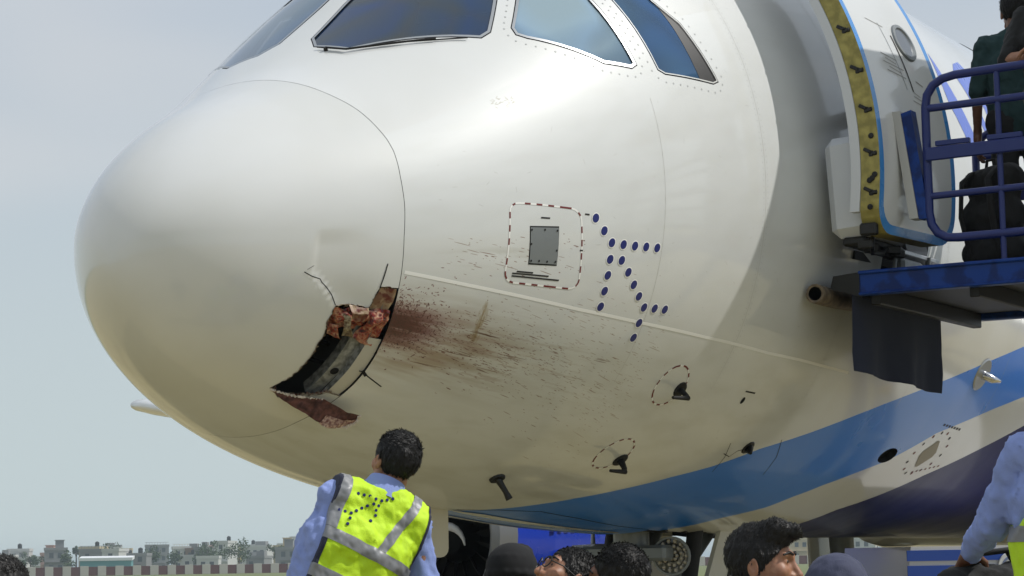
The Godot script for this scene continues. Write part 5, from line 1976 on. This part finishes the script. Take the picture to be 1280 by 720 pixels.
	var bf := Field.new(Vector3(-0.26, -0.05, -0.16), Vector3(0.26, 0.68, 0.16), 0.013)
	for y in [0.12, 0.35, 0.52]:
		bf.cap(Vector3(-0.13, y, 0), Vector3(0.13, y, 0), 0.10, 0.10, 0.08)
	bf.cap(Vector3(-0.09, 0.2, 0.08), Vector3(0.09, 0.2, 0.08), 0.07, 0.07, 0.02)
	bf.wrinkle(0.02, Vector3(12, 10, 12), 33)
	add_mesh("bag_body", mesh_of([bf]), dark_cloth, bag)
	var st2 := begin()
	tube(st2, [Vector3(-0.09, 0.58, 0), Vector3(-0.06, 0.655, 0), Vector3(0.04, 0.665, 0), Vector3(0.09, 0.58, 0)], 0.012, 8)
	obj("bag_handle", st2, dark_cloth, bag)
	# heads along the lower edge
	var crowd := [
		["person with swept up black hair in profile, facing right", Vector3(0.725, -0.04, -6.8), Vector3(0.93, 0, 0.37), -0.05, 0.0, shirt_blue, "quiff", 3],
		["person under a blue grey cap in front of the man with swept up hair", Vector3(0.885, -0.145, -6.25), Vector3(-0.1, 0, -1), 0.0, 0.0, navy, "cap", 4],
		["person with glasses and short black hair, face tipped up to the left", Vector3(0.155, -0.075, -8.0), Vector3(-0.86, 0, 0.42), -0.62, 0.1, dark_cloth, "glasses", 5],
		["person with glossy black hair leaning the head left under the nose gear", Vector3(0.37, -0.085, -7.9), Vector3(-0.93, 0, -0.25), -0.12, -0.25, dark_cloth, "long", 6],
		["person in a black folded turban seen from behind", Vector3(-0.02, -0.10, -8.6), Vector3(0.2, 0, -1), 0.0, 0.0, dark_cloth, "turban", 7],
		["person at the lower left corner, only black hair in view", Vector3(-1.60, -0.10, -7.0), Vector3(0.3, 0, -1), 0.0, 0.0, dark_cloth, "plain", 8]]
	for e in crowd:
		var f: Vector3 = e[2]
		p = thing("person", e[0], "person", e[1], atan2(f.x, f.z))
		j = stance()
		j.headb = Basis(Vector3.BACK, e[4]) * Basis(Vector3.RIGHT, e[3])
		if e[3] < -0.3:
			j.head = Vector3(0, 1.61, -0.02)
		var hs := []
		dress(p, j, skin_a if e[7] % 2 == 1 else skin_b, e[5], navy, 1.0, hs, 0.022, 0.0042 if e[6] in ["quiff", "glasses", "long"] else 0.007)
		var hd: Vector3 = j.head
		var hb: Basis = j.headb
		match e[6]:
			"quiff":
				hair(p, hd, hb, M.hair, 1.0, 0.013, 3)
				eyes(p, hd, hb)
			"cap":
				var cf := Field.new(hd - Vector3(0.17, 0.1, 0.17), hd + Vector3(0.17, 0.18, 0.22), 0.008)
				cf.ell(hd + Vector3(0, 0.04, -0.01), Vector3(0.092, 0.098, 0.107), 0.02)
				cf.plane_cut(Vector3(0, -1, 0), hd + Vector3(0, 0.02, 0))
				cf.cap(hd + Vector3(-0.04, 0.028, 0.09), hd + Vector3(0.04, 0.028, 0.09), 0.012, 0.012, 0.02)
				cf.cap(hd + Vector3(0, 0.028, 0.09), hd + Vector3(0, 0.02, 0.17), 0.05, 0.02, 0.02)
				cf.plane_cut(Vector3(0, -1, 0), hd + Vector3(0, 0.012, 0))
				cf.wrinkle(0.008, Vector3(14, 14, 14), 9)
				add_mesh("cap", mesh_of([cf]), clothes_mat(lin(0.040, 0.046, 0.088)), p)
				hair(p, hd + Vector3(0, -0.025, 0), hb, M.hair, 0.0, 0.015, 4)
			"turban":
				var tf := Field.new(hd - Vector3(0.18, 0.12, 0.18), hd + Vector3(0.18, 0.2, 0.18), 0.0075)
				tf.ell(hd + Vector3(0, 0.055, -0.01), Vector3(0.10, 0.10, 0.115), 0.02)
				for k in 5:
					var ring := []
					for q in 17:
						var a := TAU * q / 16.0
						ring.append(hd + Vector3(cos(a) * (0.097 - k * 0.008), 0.0 + k * 0.027 + 0.028 * sin(a) * (1.0 if k % 2 == 0 else -0.6), -0.01 + sin(a) * (0.112 - k * 0.009)))
					for q in 16:
						tf.cap(ring[q], ring[q + 1], 0.017, 0.017, 0.006)
				add_mesh("turban", mesh_of([tf]), mat(lin(0.004, 0.004, 0.005), 0.9), p)
			"glasses":
				hair(p, hd, hb, M.hair, 0.0, 0.013, 5)
				eyes(p, hd, hb)
				st2 = begin()
				for s in [1.0, -1.0]:
					lathe(st2, hd + hb * Vector3(0.032 * s, 0.004, 0.104), hb * Vector3(0.2 * s, 0, 1), [Vector2(0, 0.024), Vector2(0.003, 0.024), Vector2(0.003, 0.020), Vector2(0, 0.020)], 18)
					tube(st2, [hd + hb * Vector3(0.055 * s, 0.008, 0.100), hd + hb * Vector3(0.080 * s, 0.008, 0.06), hd + hb * Vector3(0.083 * s, 0.0, -0.02)], 0.0025, 6)
				tube(st2, [hd + hb * Vector3(0.010, 0.006, 0.107), hd + hb * Vector3(-0.010, 0.006, 0.107)], 0.002, 6)
				obj("spectacles", st2, M.black, p)
			"long":
				hair(p, hd, hb, M.hair, 0.0, 0.015, 6)
				eyes(p, hd, hb)
			_:
				hair(p, hd, hb, M.hair, 0.0, 0.014, 8)
	# two people on the stairs
	p = thing("person", "person in a dark teal shirt standing in the airliner's doorway, back to us", "person", plane.transform * Vector3(5.2, AXIS - 0.57, 2.62), 0.0)
	p.basis = Basis(Vector3.UP, plane.rotation.y + PI * 0.5 + 0.35)
	j = stance()
	j.headb = Basis(Vector3.RIGHT, 0.1)
	dress(p, j, skin_b, teal, dark_cloth, 0.0, [[j.wrl, Vector3(0.05, -1, 0.1), Vector3(-1, 0, 0.2), Vector3(0, 0, 1), 0.35], [j.wrr, Vector3(0.05, -1, 0.1), Vector3(1, 0, 0.2), Vector3(0, 0, 1), 0.35]], 0.013)
	hair(p, j.head, j.headb, M.hair, 0.0, 0.02, 11)
	p = thing("person", "person in a black T-shirt leaning an arm on the blue rail of the stairs", "person", plane.transform * Vector3(4.34, AXIS - 0.615, 3.13), 0.0)
	p.basis = Basis(Vector3.UP, plane.rotation.y - PI * 0.5)
	j = stance()
	j.elr = Vector3(-0.255, 1.165, 0.10)
	j.wrr = Vector3(-0.02, 1.15, 0.235)
	j.ell = Vector3(0.25, 1.165, 0.10)
	j.wrl = Vector3(0.03, 1.17, 0.25)
	dress(p, j, skin_a, dark_cloth, clothes_mat(lin(0.05, 0.06, 0.035)), 0.0, [[j.wrr, Vector3(0.9, 0.05, 0.2), Vector3(0, -1, 0), Vector3(0, 0, 1), 0.4], [j.wrl, Vector3(-0.9, 0.05, 0.2), Vector3(0, -1, 0), Vector3(0, 0, 1), 0.4]], 0.013)
	hair(p, j.head, j.headb, M.hair, 0.0, 0.025, 12)
	eyes(p, j.head, j.headb)
	st2 = begin()
	tube(st2, [j.neck + Vector3(-0.07, 0.01, -0.03), j.neck + Vector3(-0.055, -0.09, 0.10), j.neck + Vector3(-0.02, -0.22, 0.145), j.neck + Vector3(0.03, -0.22, 0.145), j.neck + Vector3(0.06, -0.09, 0.10), j.neck + Vector3(0.07, 0.01, -0.03)], 0.012, 6, true, 0.4)
	obj("lanyard", st2, hivis, p)
	st2 = begin()
	bx(st2, Vector3(0.0, 0.92, 0.12), Vector3(0.2, 0.12, 0.05), Basis.IDENTITY, 0.02)
	obj("shirt_tail", st2, clothes_mat(lin(0.5, 0.5, 0.52)), p)
	# backpack on the platform
	bag = thing("backpack", "black backpack standing on the stair platform behind the blue rail", "backpack", plane.transform * Vector3(4.38, AXIS - 0.615, 2.71), plane.rotation.y + 1.2)
	bf = Field.new(Vector3(-0.26, -0.03, -0.2), Vector3(0.26, 0.68, 0.22), 0.013)
	for y in [0.10, 0.3, 0.5]:
		bf.cap(Vector3(-0.11, y, 0), Vector3(0.11, y, 0), 0.10, 0.10 - (0.02 if y > 0.4 else 0.0), 0.08)
	bf.cap(Vector3(-0.09, 0.18, 0.09), Vector3(0.09, 0.18, 0.09), 0.065, 0.065, 0.015)
	bf.cap(Vector3(-0.07, 0.42, 0.08), Vector3(0.07, 0.42, 0.08), 0.04, 0.04, 0.015)
	bf.wrinkle(0.014, Vector3(12, 10, 12), 35)
	bf.plane_cut(Vector3.DOWN, Vector3(0, 0.003, 0))
	add_mesh("pack_body", mesh_of([bf]), dark_cloth, bag)
	for s in [-0.08, 0.08]:
		st2 = begin()
		tube(st2, [Vector3(s, 0.56, -0.07), Vector3(s * 1.2, 0.5, -0.15), Vector3(s * 1.4, 0.3, -0.15), Vector3(s * 1.3, 0.08, -0.09)], 0.022, 6, true, 0.4)
		obj("strap", st2, dark_cloth, bag)
	st2 = begin()
	tube(st2, [Vector3(-0.04, 0.58, 0), Vector3(-0.03, 0.63, 0), Vector3(0.03, 0.63, 0), Vector3(0.04, 0.58, 0)], 0.01, 6)
	obj("handle", st2, dark_cloth, bag)

# ------------------------------------------------------------ passenger stairs at the open door
func build_stairs() -> void:
	var t := thing("passenger_stairs", "dark blue passenger stairs with a railed platform at the open door", "passenger stairs", NOSE)
	t.basis = plane.basis
	var B: Material = M.stairblue
	var st := begin()
	bx(st, Vector3(4.88, AXIS - 0.645, 3.55), Vector3(1.70, 0.05, 2.95))
	obj("platform_floor", st, M.dark, t)
	for x in [4.0, 5.76]:
		st = begin()
		bx(st, Vector3(x, AXIS - 0.682, 3.55), Vector3(0.07, 0.135, 3.0), Basis.IDENTITY, 0.008)
		bx(st, Vector3(x + (-0.022 if x < 5 else 0.022), AXIS - 0.622, 3.55), Vector3(0.06, 0.02, 3.0), Basis.IDENTITY, 0.005)
		bx(st, Vector3(x + (-0.02 if x < 5 else 0.02), AXIS - 0.742, 3.55), Vector3(0.06, 0.016, 3.0), Basis.IDENTITY, 0.005)
		obj("side_beam", st, B, t)
	# front nose of the platform: dark fascia, bumper roll
	st = begin()
	hexa(st, [Vector3(4.0, AXIS - 0.695, 1.86), Vector3(5.76, AXIS - 0.695, 1.86), Vector3(5.76, AXIS - 0.755, 2.05), Vector3(4.0, AXIS - 0.755, 2.05), Vector3(4.0, AXIS - 0.625, 1.88), Vector3(5.76, AXIS - 0.625, 1.88), Vector3(5.76, AXIS - 0.612, 2.05), Vector3(4.0, AXIS - 0.612, 2.05)])
	obj("front_fascia", st, M.black, t)
	st = begin()
	var pts := []
	for k in 13:
		pts.append(Vector3(3.92 + 0.153 * k, AXIS - 0.725 - 0.005 * sin(k * 1.1), 1.80))
	tube(st, pts, 0.056, 14, false)
	var inner := begin()
	tube(inner, pts, 0.040, 14, false)
	lathe(st, pts[0], Vector3.LEFT, [Vector2(0, 0.056), Vector2(0.003, 0.05), Vector2(0, 0.040)], 14)
	var rollm := tri(mat(Color.WHITE, 0.75), 0.4)
	rollm.albedo_texture = noise_tex(0.02, 256, ramp2(lin(0.10, 0.075, 0.05), lin(0.22, 0.17, 0.11)), false, 1.0, 5, 91)
	obj("bumper_roll", st, rollm, t)
	obj("bumper_hollow", inner, M.black, t)
	# underside: cross members
	st = begin()
	bx(st, Vector3(4.88, AXIS - 0.70, 3.55), Vector3(1.66, 0.02, 2.9))
	obj("underside_sheet", st, M.black, t)
	for y in [2.12, 2.7, 3.3, 3.9, 4.5]:
		st = begin()
		bx(st, Vector3(4.88, AXIS - 0.755, y), Vector3(1.69, 0.09, 0.06), Basis.IDENTITY, 0.006)
		obj("cross_member", st, M.black, t)
	# hanging skirt
	st = begin()
	var n := FastNoiseLite.new()
	n.frequency = 0.7
	var g := []
	for i in 29:
		var row := []
		for k in 9:
			var f := i / 28.0
			var v := k / 8.0
			row.append(Vector3(3.98 + 1.42 * f + 0.03 * v, AXIS - 0.74 - v * (0.43 + 0.05 * f), 2.0 + v * (0.03 * sin(f * 13.0) + 0.02 * n.get_noise_2d(f * 9.0, v * 2.0) - 0.03)))
		g.append(row)
	for i in 28:
		for k in 8:
			quad(st, g[i][k], g[i + 1][k], g[i + 1][k + 1], g[i][k + 1])
	add_mesh("fabric_skirt", smooth_commit(st), clothes_mat(lin(0.009, 0.015, 0.046), 0.9), t)
	# railing on the near side, and the same on the far side
	for x in [4.04, 5.74]:
		var zt := AXIS + 0.455
		var y0 := 2.455 if x < 5 else 2.15
		st = begin()
		var hoop := []
		for e in [[0.165, -0.46], [0.10, -0.455], [0.045, -0.425], [0.012, -0.375], [0.0, -0.31], [0.0, 0.0], [0.0, 0.29], [0.012, 0.36], [0.05, 0.415], [0.105, 0.445], [0.18, 0.458], [1.0, 0.475], [2.5, 0.475]]:
			hoop.append(Vector3(x, AXIS + e[1], y0 + e[0]))
		hoop.push_front(Vector3(x, AXIS - 0.46, y0 + 2.5))
		tube(st, hoop, 0.025, 12)
		obj("rail_hoop", st, M.railblue, t)
		st = begin()
		tube(st, [Vector3(x, AXIS + 0.285, y0 + 0.01), Vector3(x, AXIS + 0.305, y0 + 2.5)], 0.022, 10)
		obj("middle_rail", st, M.railblue, t)
		st = begin()
		tube(st, [Vector3(x, AXIS - 0.215, y0 + 0.01), Vector3(x, AXIS - 0.20, y0 + 2.5)], 0.020, 10)
		obj("lower_rail", st, M.railblue, t)
		st = begin()
		bx(st, Vector3(x - 0.03, AXIS + 0.025, y0 + 1.25), Vector3(0.025, 0.075, 2.5), Basis(Vector3.RIGHT, -0.006), 0.006)
		obj("flat_rail", st, M.railblue, t)
		for k in 8:
			st = begin()
			bx(st, Vector3(x - 0.02, AXIS + 0.075, y0 + 0.16 + k * 0.30), Vector3(0.03, 0.03, 0.20), Basis.IDENTITY, 0.004)
			obj("rail_block", st, M.railblue, t)
		for y in [0.42, 1.3, 2.2]:
			st = begin()
			tube(st, [Vector3(x, AXIS - 0.62, y0 + y), Vector3(x, AXIS + 0.47, y0 + y)], 0.017, 8)
			obj("rail_post", st, M.railblue, t)
	# sliding guard beside the door
	st = begin()
	hexa(st, [Vector3(4.02, AXIS - 0.34, 2.40), Vector3(4.10, AXIS - 0.34, 2.40), Vector3(4.10, AXIS - 0.34, 2.46), Vector3(4.02, AXIS - 0.34, 2.46), Vector3(4.02, AXIS + 0.27, 2.315), Vector3(4.10, AXIS + 0.27, 2.315), Vector3(4.10, AXIS + 0.285, 2.375), Vector3(4.02, AXIS + 0.285, 2.375)])
	obj("guard_board", st, B, t)
	st = begin()
	hexa(st, [Vector3(4.015, AXIS - 0.335, 2.345), Vector3(4.11, AXIS - 0.335, 2.345), Vector3(4.11, AXIS - 0.335, 2.397), Vector3(4.015, AXIS - 0.335, 2.397), Vector3(4.015, AXIS + 0.285, 2.265), Vector3(4.11, AXIS + 0.285, 2.265), Vector3(4.11, AXIS + 0.285, 2.312), Vector3(4.015, AXIS + 0.285, 2.312)])
	obj("guard_edge", st, tri(mat(lin(0.42, 0.42, 0.41), 0.6), 0.4), t)
	# flight, legs and roof further out
	for x in [4.05, 5.72]:
		st = begin()
		hexa(st, [Vector3(x - 0.03, AXIS - 0.9, 5.0), Vector3(x + 0.03, AXIS - 0.9, 5.0), Vector3(x + 0.03, 0.25, 9.6), Vector3(x - 0.03, 0.25, 9.6), Vector3(x - 0.03, AXIS - 0.6, 5.0), Vector3(x + 0.03, AXIS - 0.6, 5.0), Vector3(x + 0.03, 0.55, 9.6), Vector3(x - 0.03, 0.55, 9.6)])
		obj("stringer", st, B, t)
		for y in [4.4, 8.0]:
			st = begin()
			bx(st, Vector3(x, (AXIS - 0.75) * (0.5 if y < 5 else 0.2), y), Vector3(0.1, (AXIS - 0.75) * (1.0 if y < 5 else 0.4), 0.1), Basis.IDENTITY, 0.01)
			obj("leg", st, B, t)
		for y in [4.2, 4.9]:
			st = begin()
			tube(st, [Vector3(maxf(x, 4.32), AXIS - 0.62, y + 0.1), Vector3(maxf(x, 4.32), AXIS + 1.78, y + 0.1)], 0.03, 8)
			obj("roof_post", st, B, t)
	for k in 14:
		st = begin()
		bx(st, Vector3(4.885, AXIS - 0.78 - k * 0.195, 5.1 + k * 0.32), Vector3(1.62, 0.03, 0.30), Basis.IDENTITY, 0.005)
		obj("tread", st, M.greymetal, t)
	st = begin()
	bx(st, Vector3(5.12, AXIS + 1.80, 4.15), Vector3(1.72, 0.05, 2.3), Basis.IDENTITY, 0.015)
	obj("roof", st, tri(mat(lin(0.4, 0.42, 0.45), 0.5), 1.0), t)

# ------------------------------------------------------------ far away: wall, town, trees; and a service truck
func build_far() -> void:
	var wall := thing("boundary_wall", "long low boundary wall of alternating pale and maroon panels across the field", "wall", Vector3.ZERO)
	var pale := mat(lin(0.42, 0.40, 0.36), 0.9)
	var maroon := mat(lin(0.10, 0.028, 0.022), 0.9)
	var a := Vector3(-125, -0.06, -436)
	var b := Vector3(125, -0.06, -486)
	var dir := (b - a).normalized()
	var bs := Basis(dir, Vector3.UP, dir.cross(Vector3.UP))
	var s1 := begin()
	bx(s1, Vector3(0, 0.95, 0), Vector3(1.62, 1.9, 0.34), Basis.IDENTITY, 0.03)
	var m1 := s1.commit()
	s1 = begin()
	bx(s1, Vector3(0, 0.88, 0), Vector3(1.78, 1.76, 0.2), Basis.IDENTITY, 0.02)
	var m2 := s1.commit()
	var n := int(a.distance_to(b) / 3.4)
	for k in n:
		var o := add_mesh("pale_panel", m1, pale, wall)
		o.transform = Transform3D(bs, a + dir * (k * 3.4))
		o = add_mesh("maroon_panel", m2, maroon, wall)
		o.transform = Transform3D(bs, a + dir * (k * 3.4 + 1.7))
	build_town()
	build_truck()
	build_cart()

func build_town() -> void:
	rng.seed = 4242
	var tones := [["white", lin(0.50, 0.50, 0.48)], ["cream", lin(0.46, 0.38, 0.24)], ["grey", lin(0.22, 0.22, 0.22)], ["pale pink", lin(0.45, 0.29, 0.24)], ["pale yellow", lin(0.52, 0.43, 0.18)], ["teal", lin(0.09, 0.26, 0.28)], ["pale blue", lin(0.24, 0.33, 0.43)], ["brown", lin(0.20, 0.13, 0.09)], ["light green", lin(0.25, 0.34, 0.22)]]
	tones.append(["orange", lin(0.55, 0.24, 0.06)])
	var mats := []
	for t in tones:
		mats.append(mat(t[1], 0.9))
	var glass := mat(lin(0.05, 0.06, 0.07), 0.3)
	var win := begin()
	bx(win, Vector3.ZERO, Vector3(1.1, 1.3, 0.12))
	var win_mesh := win.commit()
	var roofs := ["with black roof tank", "with roof stair tower", "with bare flat roof", "with open roof railing", "with small roof room"]
	var used := {}
	# [left to right position, distance, width, height, tone]
	var list := []
	var x := -162.0
	while x < -52.0:
		var w := 3.4 + rng.randf() * 4.6
		list.append([x + w * 0.5, 680.0 + rng.randf() * 120.0, w, 4.6 + rng.randf() * 3.2 + 3.0 * clampf((x + 140.0) / 75.0, 0.0, 1.0), [0, 2, 0, 1, 0, 3, 0, 4, 2, 0, 0][rng.randi() % 11]])
		x += w * (0.55 + rng.randf() * 0.4)
	x = -152.0
	while x < -50.0:
		var w := 3.2 + rng.randf() * 4.2
		list.append([x + w * 0.5, 570.0 + rng.randf() * 60.0, w, 3.2 + rng.randf() * 3.6, [0, 1, 0, 7, 0, 2, 3, 0, 0, 2][rng.randi() % 10]])
		x += w * (0.6 + rng.randf() * 0.5)
	x = 70.0
	while x < 130.0:
		var w := 6.0 + rng.randf() * 7.0
		list.append([x + w * 0.5, 600.0 + rng.randf() * 60.0, w, 5.0 + rng.randf() * 3.0, [0, 1, 2, 0, 3][rng.randi() % 5]])
		x += w * 1.2
	list.append([-138.0 + 6.0, 545.0, 9.0, 4.2, 9])
	list.sort_custom(func(u, v): return u[0] / u[1] < v[0] / v[1])
	var ord := ["first", "second", "third", "fourth", "fifth", "sixth", "seventh", "eighth", "ninth", "tenth", "eleventh", "twelfth", "thirteenth", "fourteenth"]
	for q in list:
		q.append(rng.randi() % 5)
		q.append("%s %s-storey town building %s" % [tones[q[4]][0], ["one", "two", "three", "four", "five"][clampi(roundi(q[3] / 2.9), 1, 5) - 1], roofs[q[5]]])
		used[q[6]] = used.get(q[6], 0) + 1
	var met := {}
	for q in list:
		var kind: int = q[5]
		var storeys := clampi(roundi(q[3] / 2.9), 1, 5)
		var lab: String = q[6]
		met[lab] = met.get(lab, 0) + 1
		if used[lab] > 1:
			lab += ", %s such from left" % ord[mini(met[q[6]] - 1, 13)]
		var o := thing("town_building", lab, "building", Vector3(q[0], -0.06, -q[1]), rng.randf() * 0.5 - 0.25, "buildings of the town beyond the wall")
		var m: Material = mats[q[4]]
		var st := begin()
		var d: float = 6.0 + rng.randf() * 4.0
		bx(st, Vector3(0, q[3] * 0.5, 0), Vector3(q[2], q[3], d))
		obj("wall", st, m, o)
		st = begin()
		for e in [[0, d * 0.5, q[2] + 0.3, 0.3], [0, -d * 0.5, q[2] + 0.3, 0.3], [q[2] * 0.5, 0, 0.3, d - 0.3], [-q[2] * 0.5, 0, 0.3, d - 0.3]]:
			bx(st, Vector3(e[0], q[3] + 0.2, e[1]), Vector3(e[2], 0.75, e[3]))
		obj("parapet", st, m, o)
		for s in storeys:
			if s > 0:
				st = begin()
				bx(st, Vector3(0, s * q[3] / storeys, d * 0.5 + 0.25), Vector3(q[2] * (0.5 + 0.5 * rng.randf()), 0.14, 0.7))
				obj("balcony", st, m, o)
			var nw := int(q[2] / 2.3)
			for k in nw:
				if rng.randf() < 0.85:
					var ww := add_mesh("window", win_mesh, glass, o)
					ww.position = Vector3((k + 0.5 - nw * 0.5) * 2.2, (s + 0.55) * q[3] / storeys, d * 0.5)
		st = begin()
		var rx: float = (rng.randf() - 0.5) * q[2] * 0.5
		match kind:
			0:
				lathe(st, Vector3(rx, q[3], 0), Vector3.UP, [Vector2(0.6, 0.0), Vector2(0.6, 0.6), Vector2(1.7, 0.6), Vector2(2.0, 0.15), Vector2(2.0, 0.0)], 12)
				obj("water_tank", st, M.dark, o)
			1:
				bx(st, Vector3(rx, q[3] + 1.2, 0), Vector3(2.2, 2.4, 3.0))
				bx(st, Vector3(rx, q[3] + 2.5, 0), Vector3(2.6, 0.2, 3.4))
				obj("stair_tower", st, m, o)
			3:
				for k in int(q[2] / 0.9):
					bx(st, Vector3(-q[2] * 0.5 + 0.5 + k * 0.9, q[3] + 0.9, d * 0.45), Vector3(0.1, 0.8, 0.1))
				bx(st, Vector3(0, q[3] + 1.3, d * 0.45), Vector3(q[2], 0.1, 0.1))
				obj("roof_railing", st, m, o)
			4:
				bx(st, Vector3(rx, q[3] + 0.9, 0), Vector3(q[2] * 0.45, 1.8, 3.0))
				obj("roof_room", st, mats[2], o)
	# long shed with a white roof
	var sh := thing("shed", "long low shed with a white roof beyond the boundary wall", "shed", Vector3(-98.0, -0.06, -540), 0.1)
	var st := begin()
	bx(st, Vector3(0, 1.7, 0), Vector3(12.0, 3.4, 7.0))
	obj("wall", st, mats[5], sh)
	st = begin()
	bx(st, Vector3(0, 3.75, 0), Vector3(12.6, 0.7, 7.6), Basis(Vector3.RIGHT, 0.06))
	obj("roof", st, mat(lin(0.7, 0.72, 0.74), 0.6), sh)
	# trees
	var leafm := mat(lin(0.045, 0.075, 0.022), 0.8)
	var barkm := mat(lin(0.08, 0.06, 0.04), 0.9)
	var tl := ["dark round tree at the far left of the town", "wide green tree beside the orange house", "bushy tree behind the long white shed roof", "small tree left of the cream buildings", "broad tree in front of the grey buildings", "dark tree in front of the white blocks at the right", "low bushy tree nearest the vest", "tree just right of the far left corner", "green tree left of the teal walls", "tree right of the long shed"]
	var tx := [-148.0, -126.0, -112.0, -97.0, -79.0, -68.0, -62.0, -140.0, -108.0, -88.0]
	for k in tx.size():
		tree(tl[k], Vector3(tx[k], -0.06, -548.0 - (k * 37 % 60)), 3.4 + rng.randf() * 2.0, 2.4 + rng.randf() * 1.8, leafm, barkm, k)
	tree("single tall tree with a bare trunk and small top, above the town", Vector3(-121.0, -0.06, -620), 6.2, 1.0, leafm, barkm, 40)

func tree(label: String, at: Vector3, h: float, r: float, leafm: Material, barkm: Material, sd: int) -> void:
	var o := thing("tree", label, "tree", at)
	rng.seed = 900 + sd
	var st := begin()
	tube(st, [Vector3.ZERO, Vector3(0.1, h * 0.5, 0), Vector3(0, h, 0.1)], [0.28, 0.2, 0.12], 7)
	for k in 5:
		var a := TAU * k / 5.0 + rng.randf()
		tube(st, [Vector3(0, h * (0.6 + 0.06 * k), 0), Vector3(cos(a) * r * 0.6, h + r * 0.2, sin(a) * r * 0.6)], [0.1, 0.03], 5)
	obj("trunk", st, barkm, o)
	st = begin()
	var clumps := []
	for k in 14:
		clumps.append(Vector3(rng.randfn() * r * 0.45, h + rng.randfn() * r * 0.32, rng.randfn() * r * 0.45))
	for k in 700:
		var c: Vector3 = clumps[rng.randi() % clumps.size()]
		var d := Vector3(rng.randfn(), rng.randfn(), rng.randfn()).normalized()
		var p := c + d * r * 0.33 * (0.6 + 0.5 * rng.randf())
		var u := Vector3(rng.randfn(), rng.randfn(), rng.randfn()).normalized() * 0.26
		var v := u.cross(d).normalized() * 0.18
		quad(st, p - u, p + v, p + u, p - v)
	obj("crown", st, leafm, o)

func build_truck() -> void:
	var t := thing("service_truck", "white service truck with blue stripes and a round white badge behind the stairs", "truck", Vector3(4.08, 0, -16.9), 0.14)
	t.scale = Vector3(0.86, 1.0, 0.86)
	var white := mat(lin(0.62, 0.62, 0.62), 0.35, 0.0, 0.3)
	var blue := mat(lin(0.012, 0.07, 0.42), 0.35, 0.0, 0.3)
	var st := begin()
	hexa(st, [Vector3(-1.86, 0.5, 1.0), Vector3(2.4, 0.5, 1.0), Vector3(2.4, 0.5, -1.0), Vector3(-1.86, 0.5, -1.0), Vector3(-1.66, 1.66, 0.95), Vector3(2.4, 1.66, 0.95), Vector3(2.4, 1.66, -0.95), Vector3(-1.66, 1.66, -0.95)])
	obj("truck_body", st, white, t)
	for e in [[1.595, 0.075], [1.47, 0.11], [1.22, 0.20]]:
		st = begin()
		bx(st, Vector3(0.35, e[0], 1.005 - (e[0] - 0.5) * 0.043), Vector3(4.1, e[1], 0.012))
		obj("blue_stripe", st, blue, t)
	st = begin()
	lathe(st, Vector3(-0.82, 1.50, 0.965), Vector3.BACK, [Vector2(0.008, 0.115), Vector2(0.016, 0.11), Vector2(0.016, 0.0)], 22)
	obj("badge", st, mat(lin(0.75, 0.77, 0.8), 0.4), t)
	st = begin()
	lathe(st, Vector3(-0.82, 1.50, 0.975), Vector3.BACK, [Vector2(0.006, 0.085), Vector2(0.012, 0.083), Vector2(0.012, 0.068), Vector2(0.006, 0.066)], 22)
	bx(st, Vector3(-0.82, 1.50, 0.986), Vector3(0.10, 0.018, 0.008), Basis(Vector3.BACK, 0.5))
	bx(st, Vector3(-0.82, 1.50, 0.986), Vector3(0.018, 0.10, 0.007), Basis(Vector3.BACK, 0.5))
	obj("badge_print", st, mat(lin(0.2, 0.25, 0.45), 0.5), t)
	for k in 2:
		st = begin()
		bx(st, Vector3(0.42 + k * 1.05, 1.555, 0.985), Vector3(0.16, 0.12, 0.05), Basis.IDENTITY, 0.01)
		obj("side_lamp", st, mat(lin(0.45, 0.22, 0.06), 0.3), t)
	for x in [-1.1, 1.7]:
		for z in [-0.85, 0.85]:
			wheel(t, Vector3(x, 0.42, z), 0.42, 0.26)

func build_cart() -> void:
	# ground power cart beyond the nose gear
	var t := thing("power_cart", "dark grey ground power cart under the belly, left of the nose gear", "power cart", Vector3(0.78, 0, -18.2), 0.1)
	var st := begin()
	bx(st, Vector3(0, 1.05, 0), Vector3(0.56, 1.35, 1.5), Basis.IDENTITY, 0.04)
	obj("cart_body", st, tri(mat(lin(0.028, 0.028, 0.026), 0.6), 0.6), t)
	for k in 5:
		st = begin()
		bx(st, Vector3(0, 1.28 + k * 0.07, 0.755), Vector3(0.40, 0.035, 0.02), Basis(Vector3.RIGHT, 0.4), 0.004)
		obj("louvre", st, M.dark, t)
	st = begin()
	tube(st, [Vector3(-0.2, 1.72, 0.3), Vector3(-0.2, 1.82, 0.3), Vector3(0.2, 1.82, 0.3), Vector3(0.2, 1.72, 0.3)], 0.02, 8)
	obj("lifting_bar", st, M.greymetal, t)
	for x in [-0.25, 0.25]:
		for z in [-0.55, 0.55]:
			wheel(t, Vector3(x, 0.3, z), 0.3, 0.16)

func _ready() -> void:
	setup()
	make_materials()
	build_ground()
	build_plane()
	build_stairs()
	build_far()
	build_people()

func build_ground() -> void:
	var st := begin()
	quad(st, Vector3(-6000, -0.06, 500), Vector3(6000, -0.06, 500), Vector3(6000, -0.06, -6000), Vector3(-6000, -0.06, -6000))
	struct("grass_field", st.commit(), mat(lin(0.13, 0.15, 0.045), 0.95))
	st = begin()
	quad(st, Vector3(-300, 0, 300), Vector3(300, 0, 300), Vector3(300, 0, -120), Vector3(-300, 0, -120))
	var m := mat(Color.WHITE, 0.9)
	m.albedo_texture = noise_tex(0.01, 512, ramp2(lin(0.255, 0.215, 0.105), lin(0.36, 0.305, 0.155), 0.3, 0.7), false, 1.0, 5, 61)
	m.uv1_triplanar = true
	m.uv1_world_triplanar = true
	m.uv1_scale = Vector3.ONE / 9.0
	struct("apron", st.commit(), m)
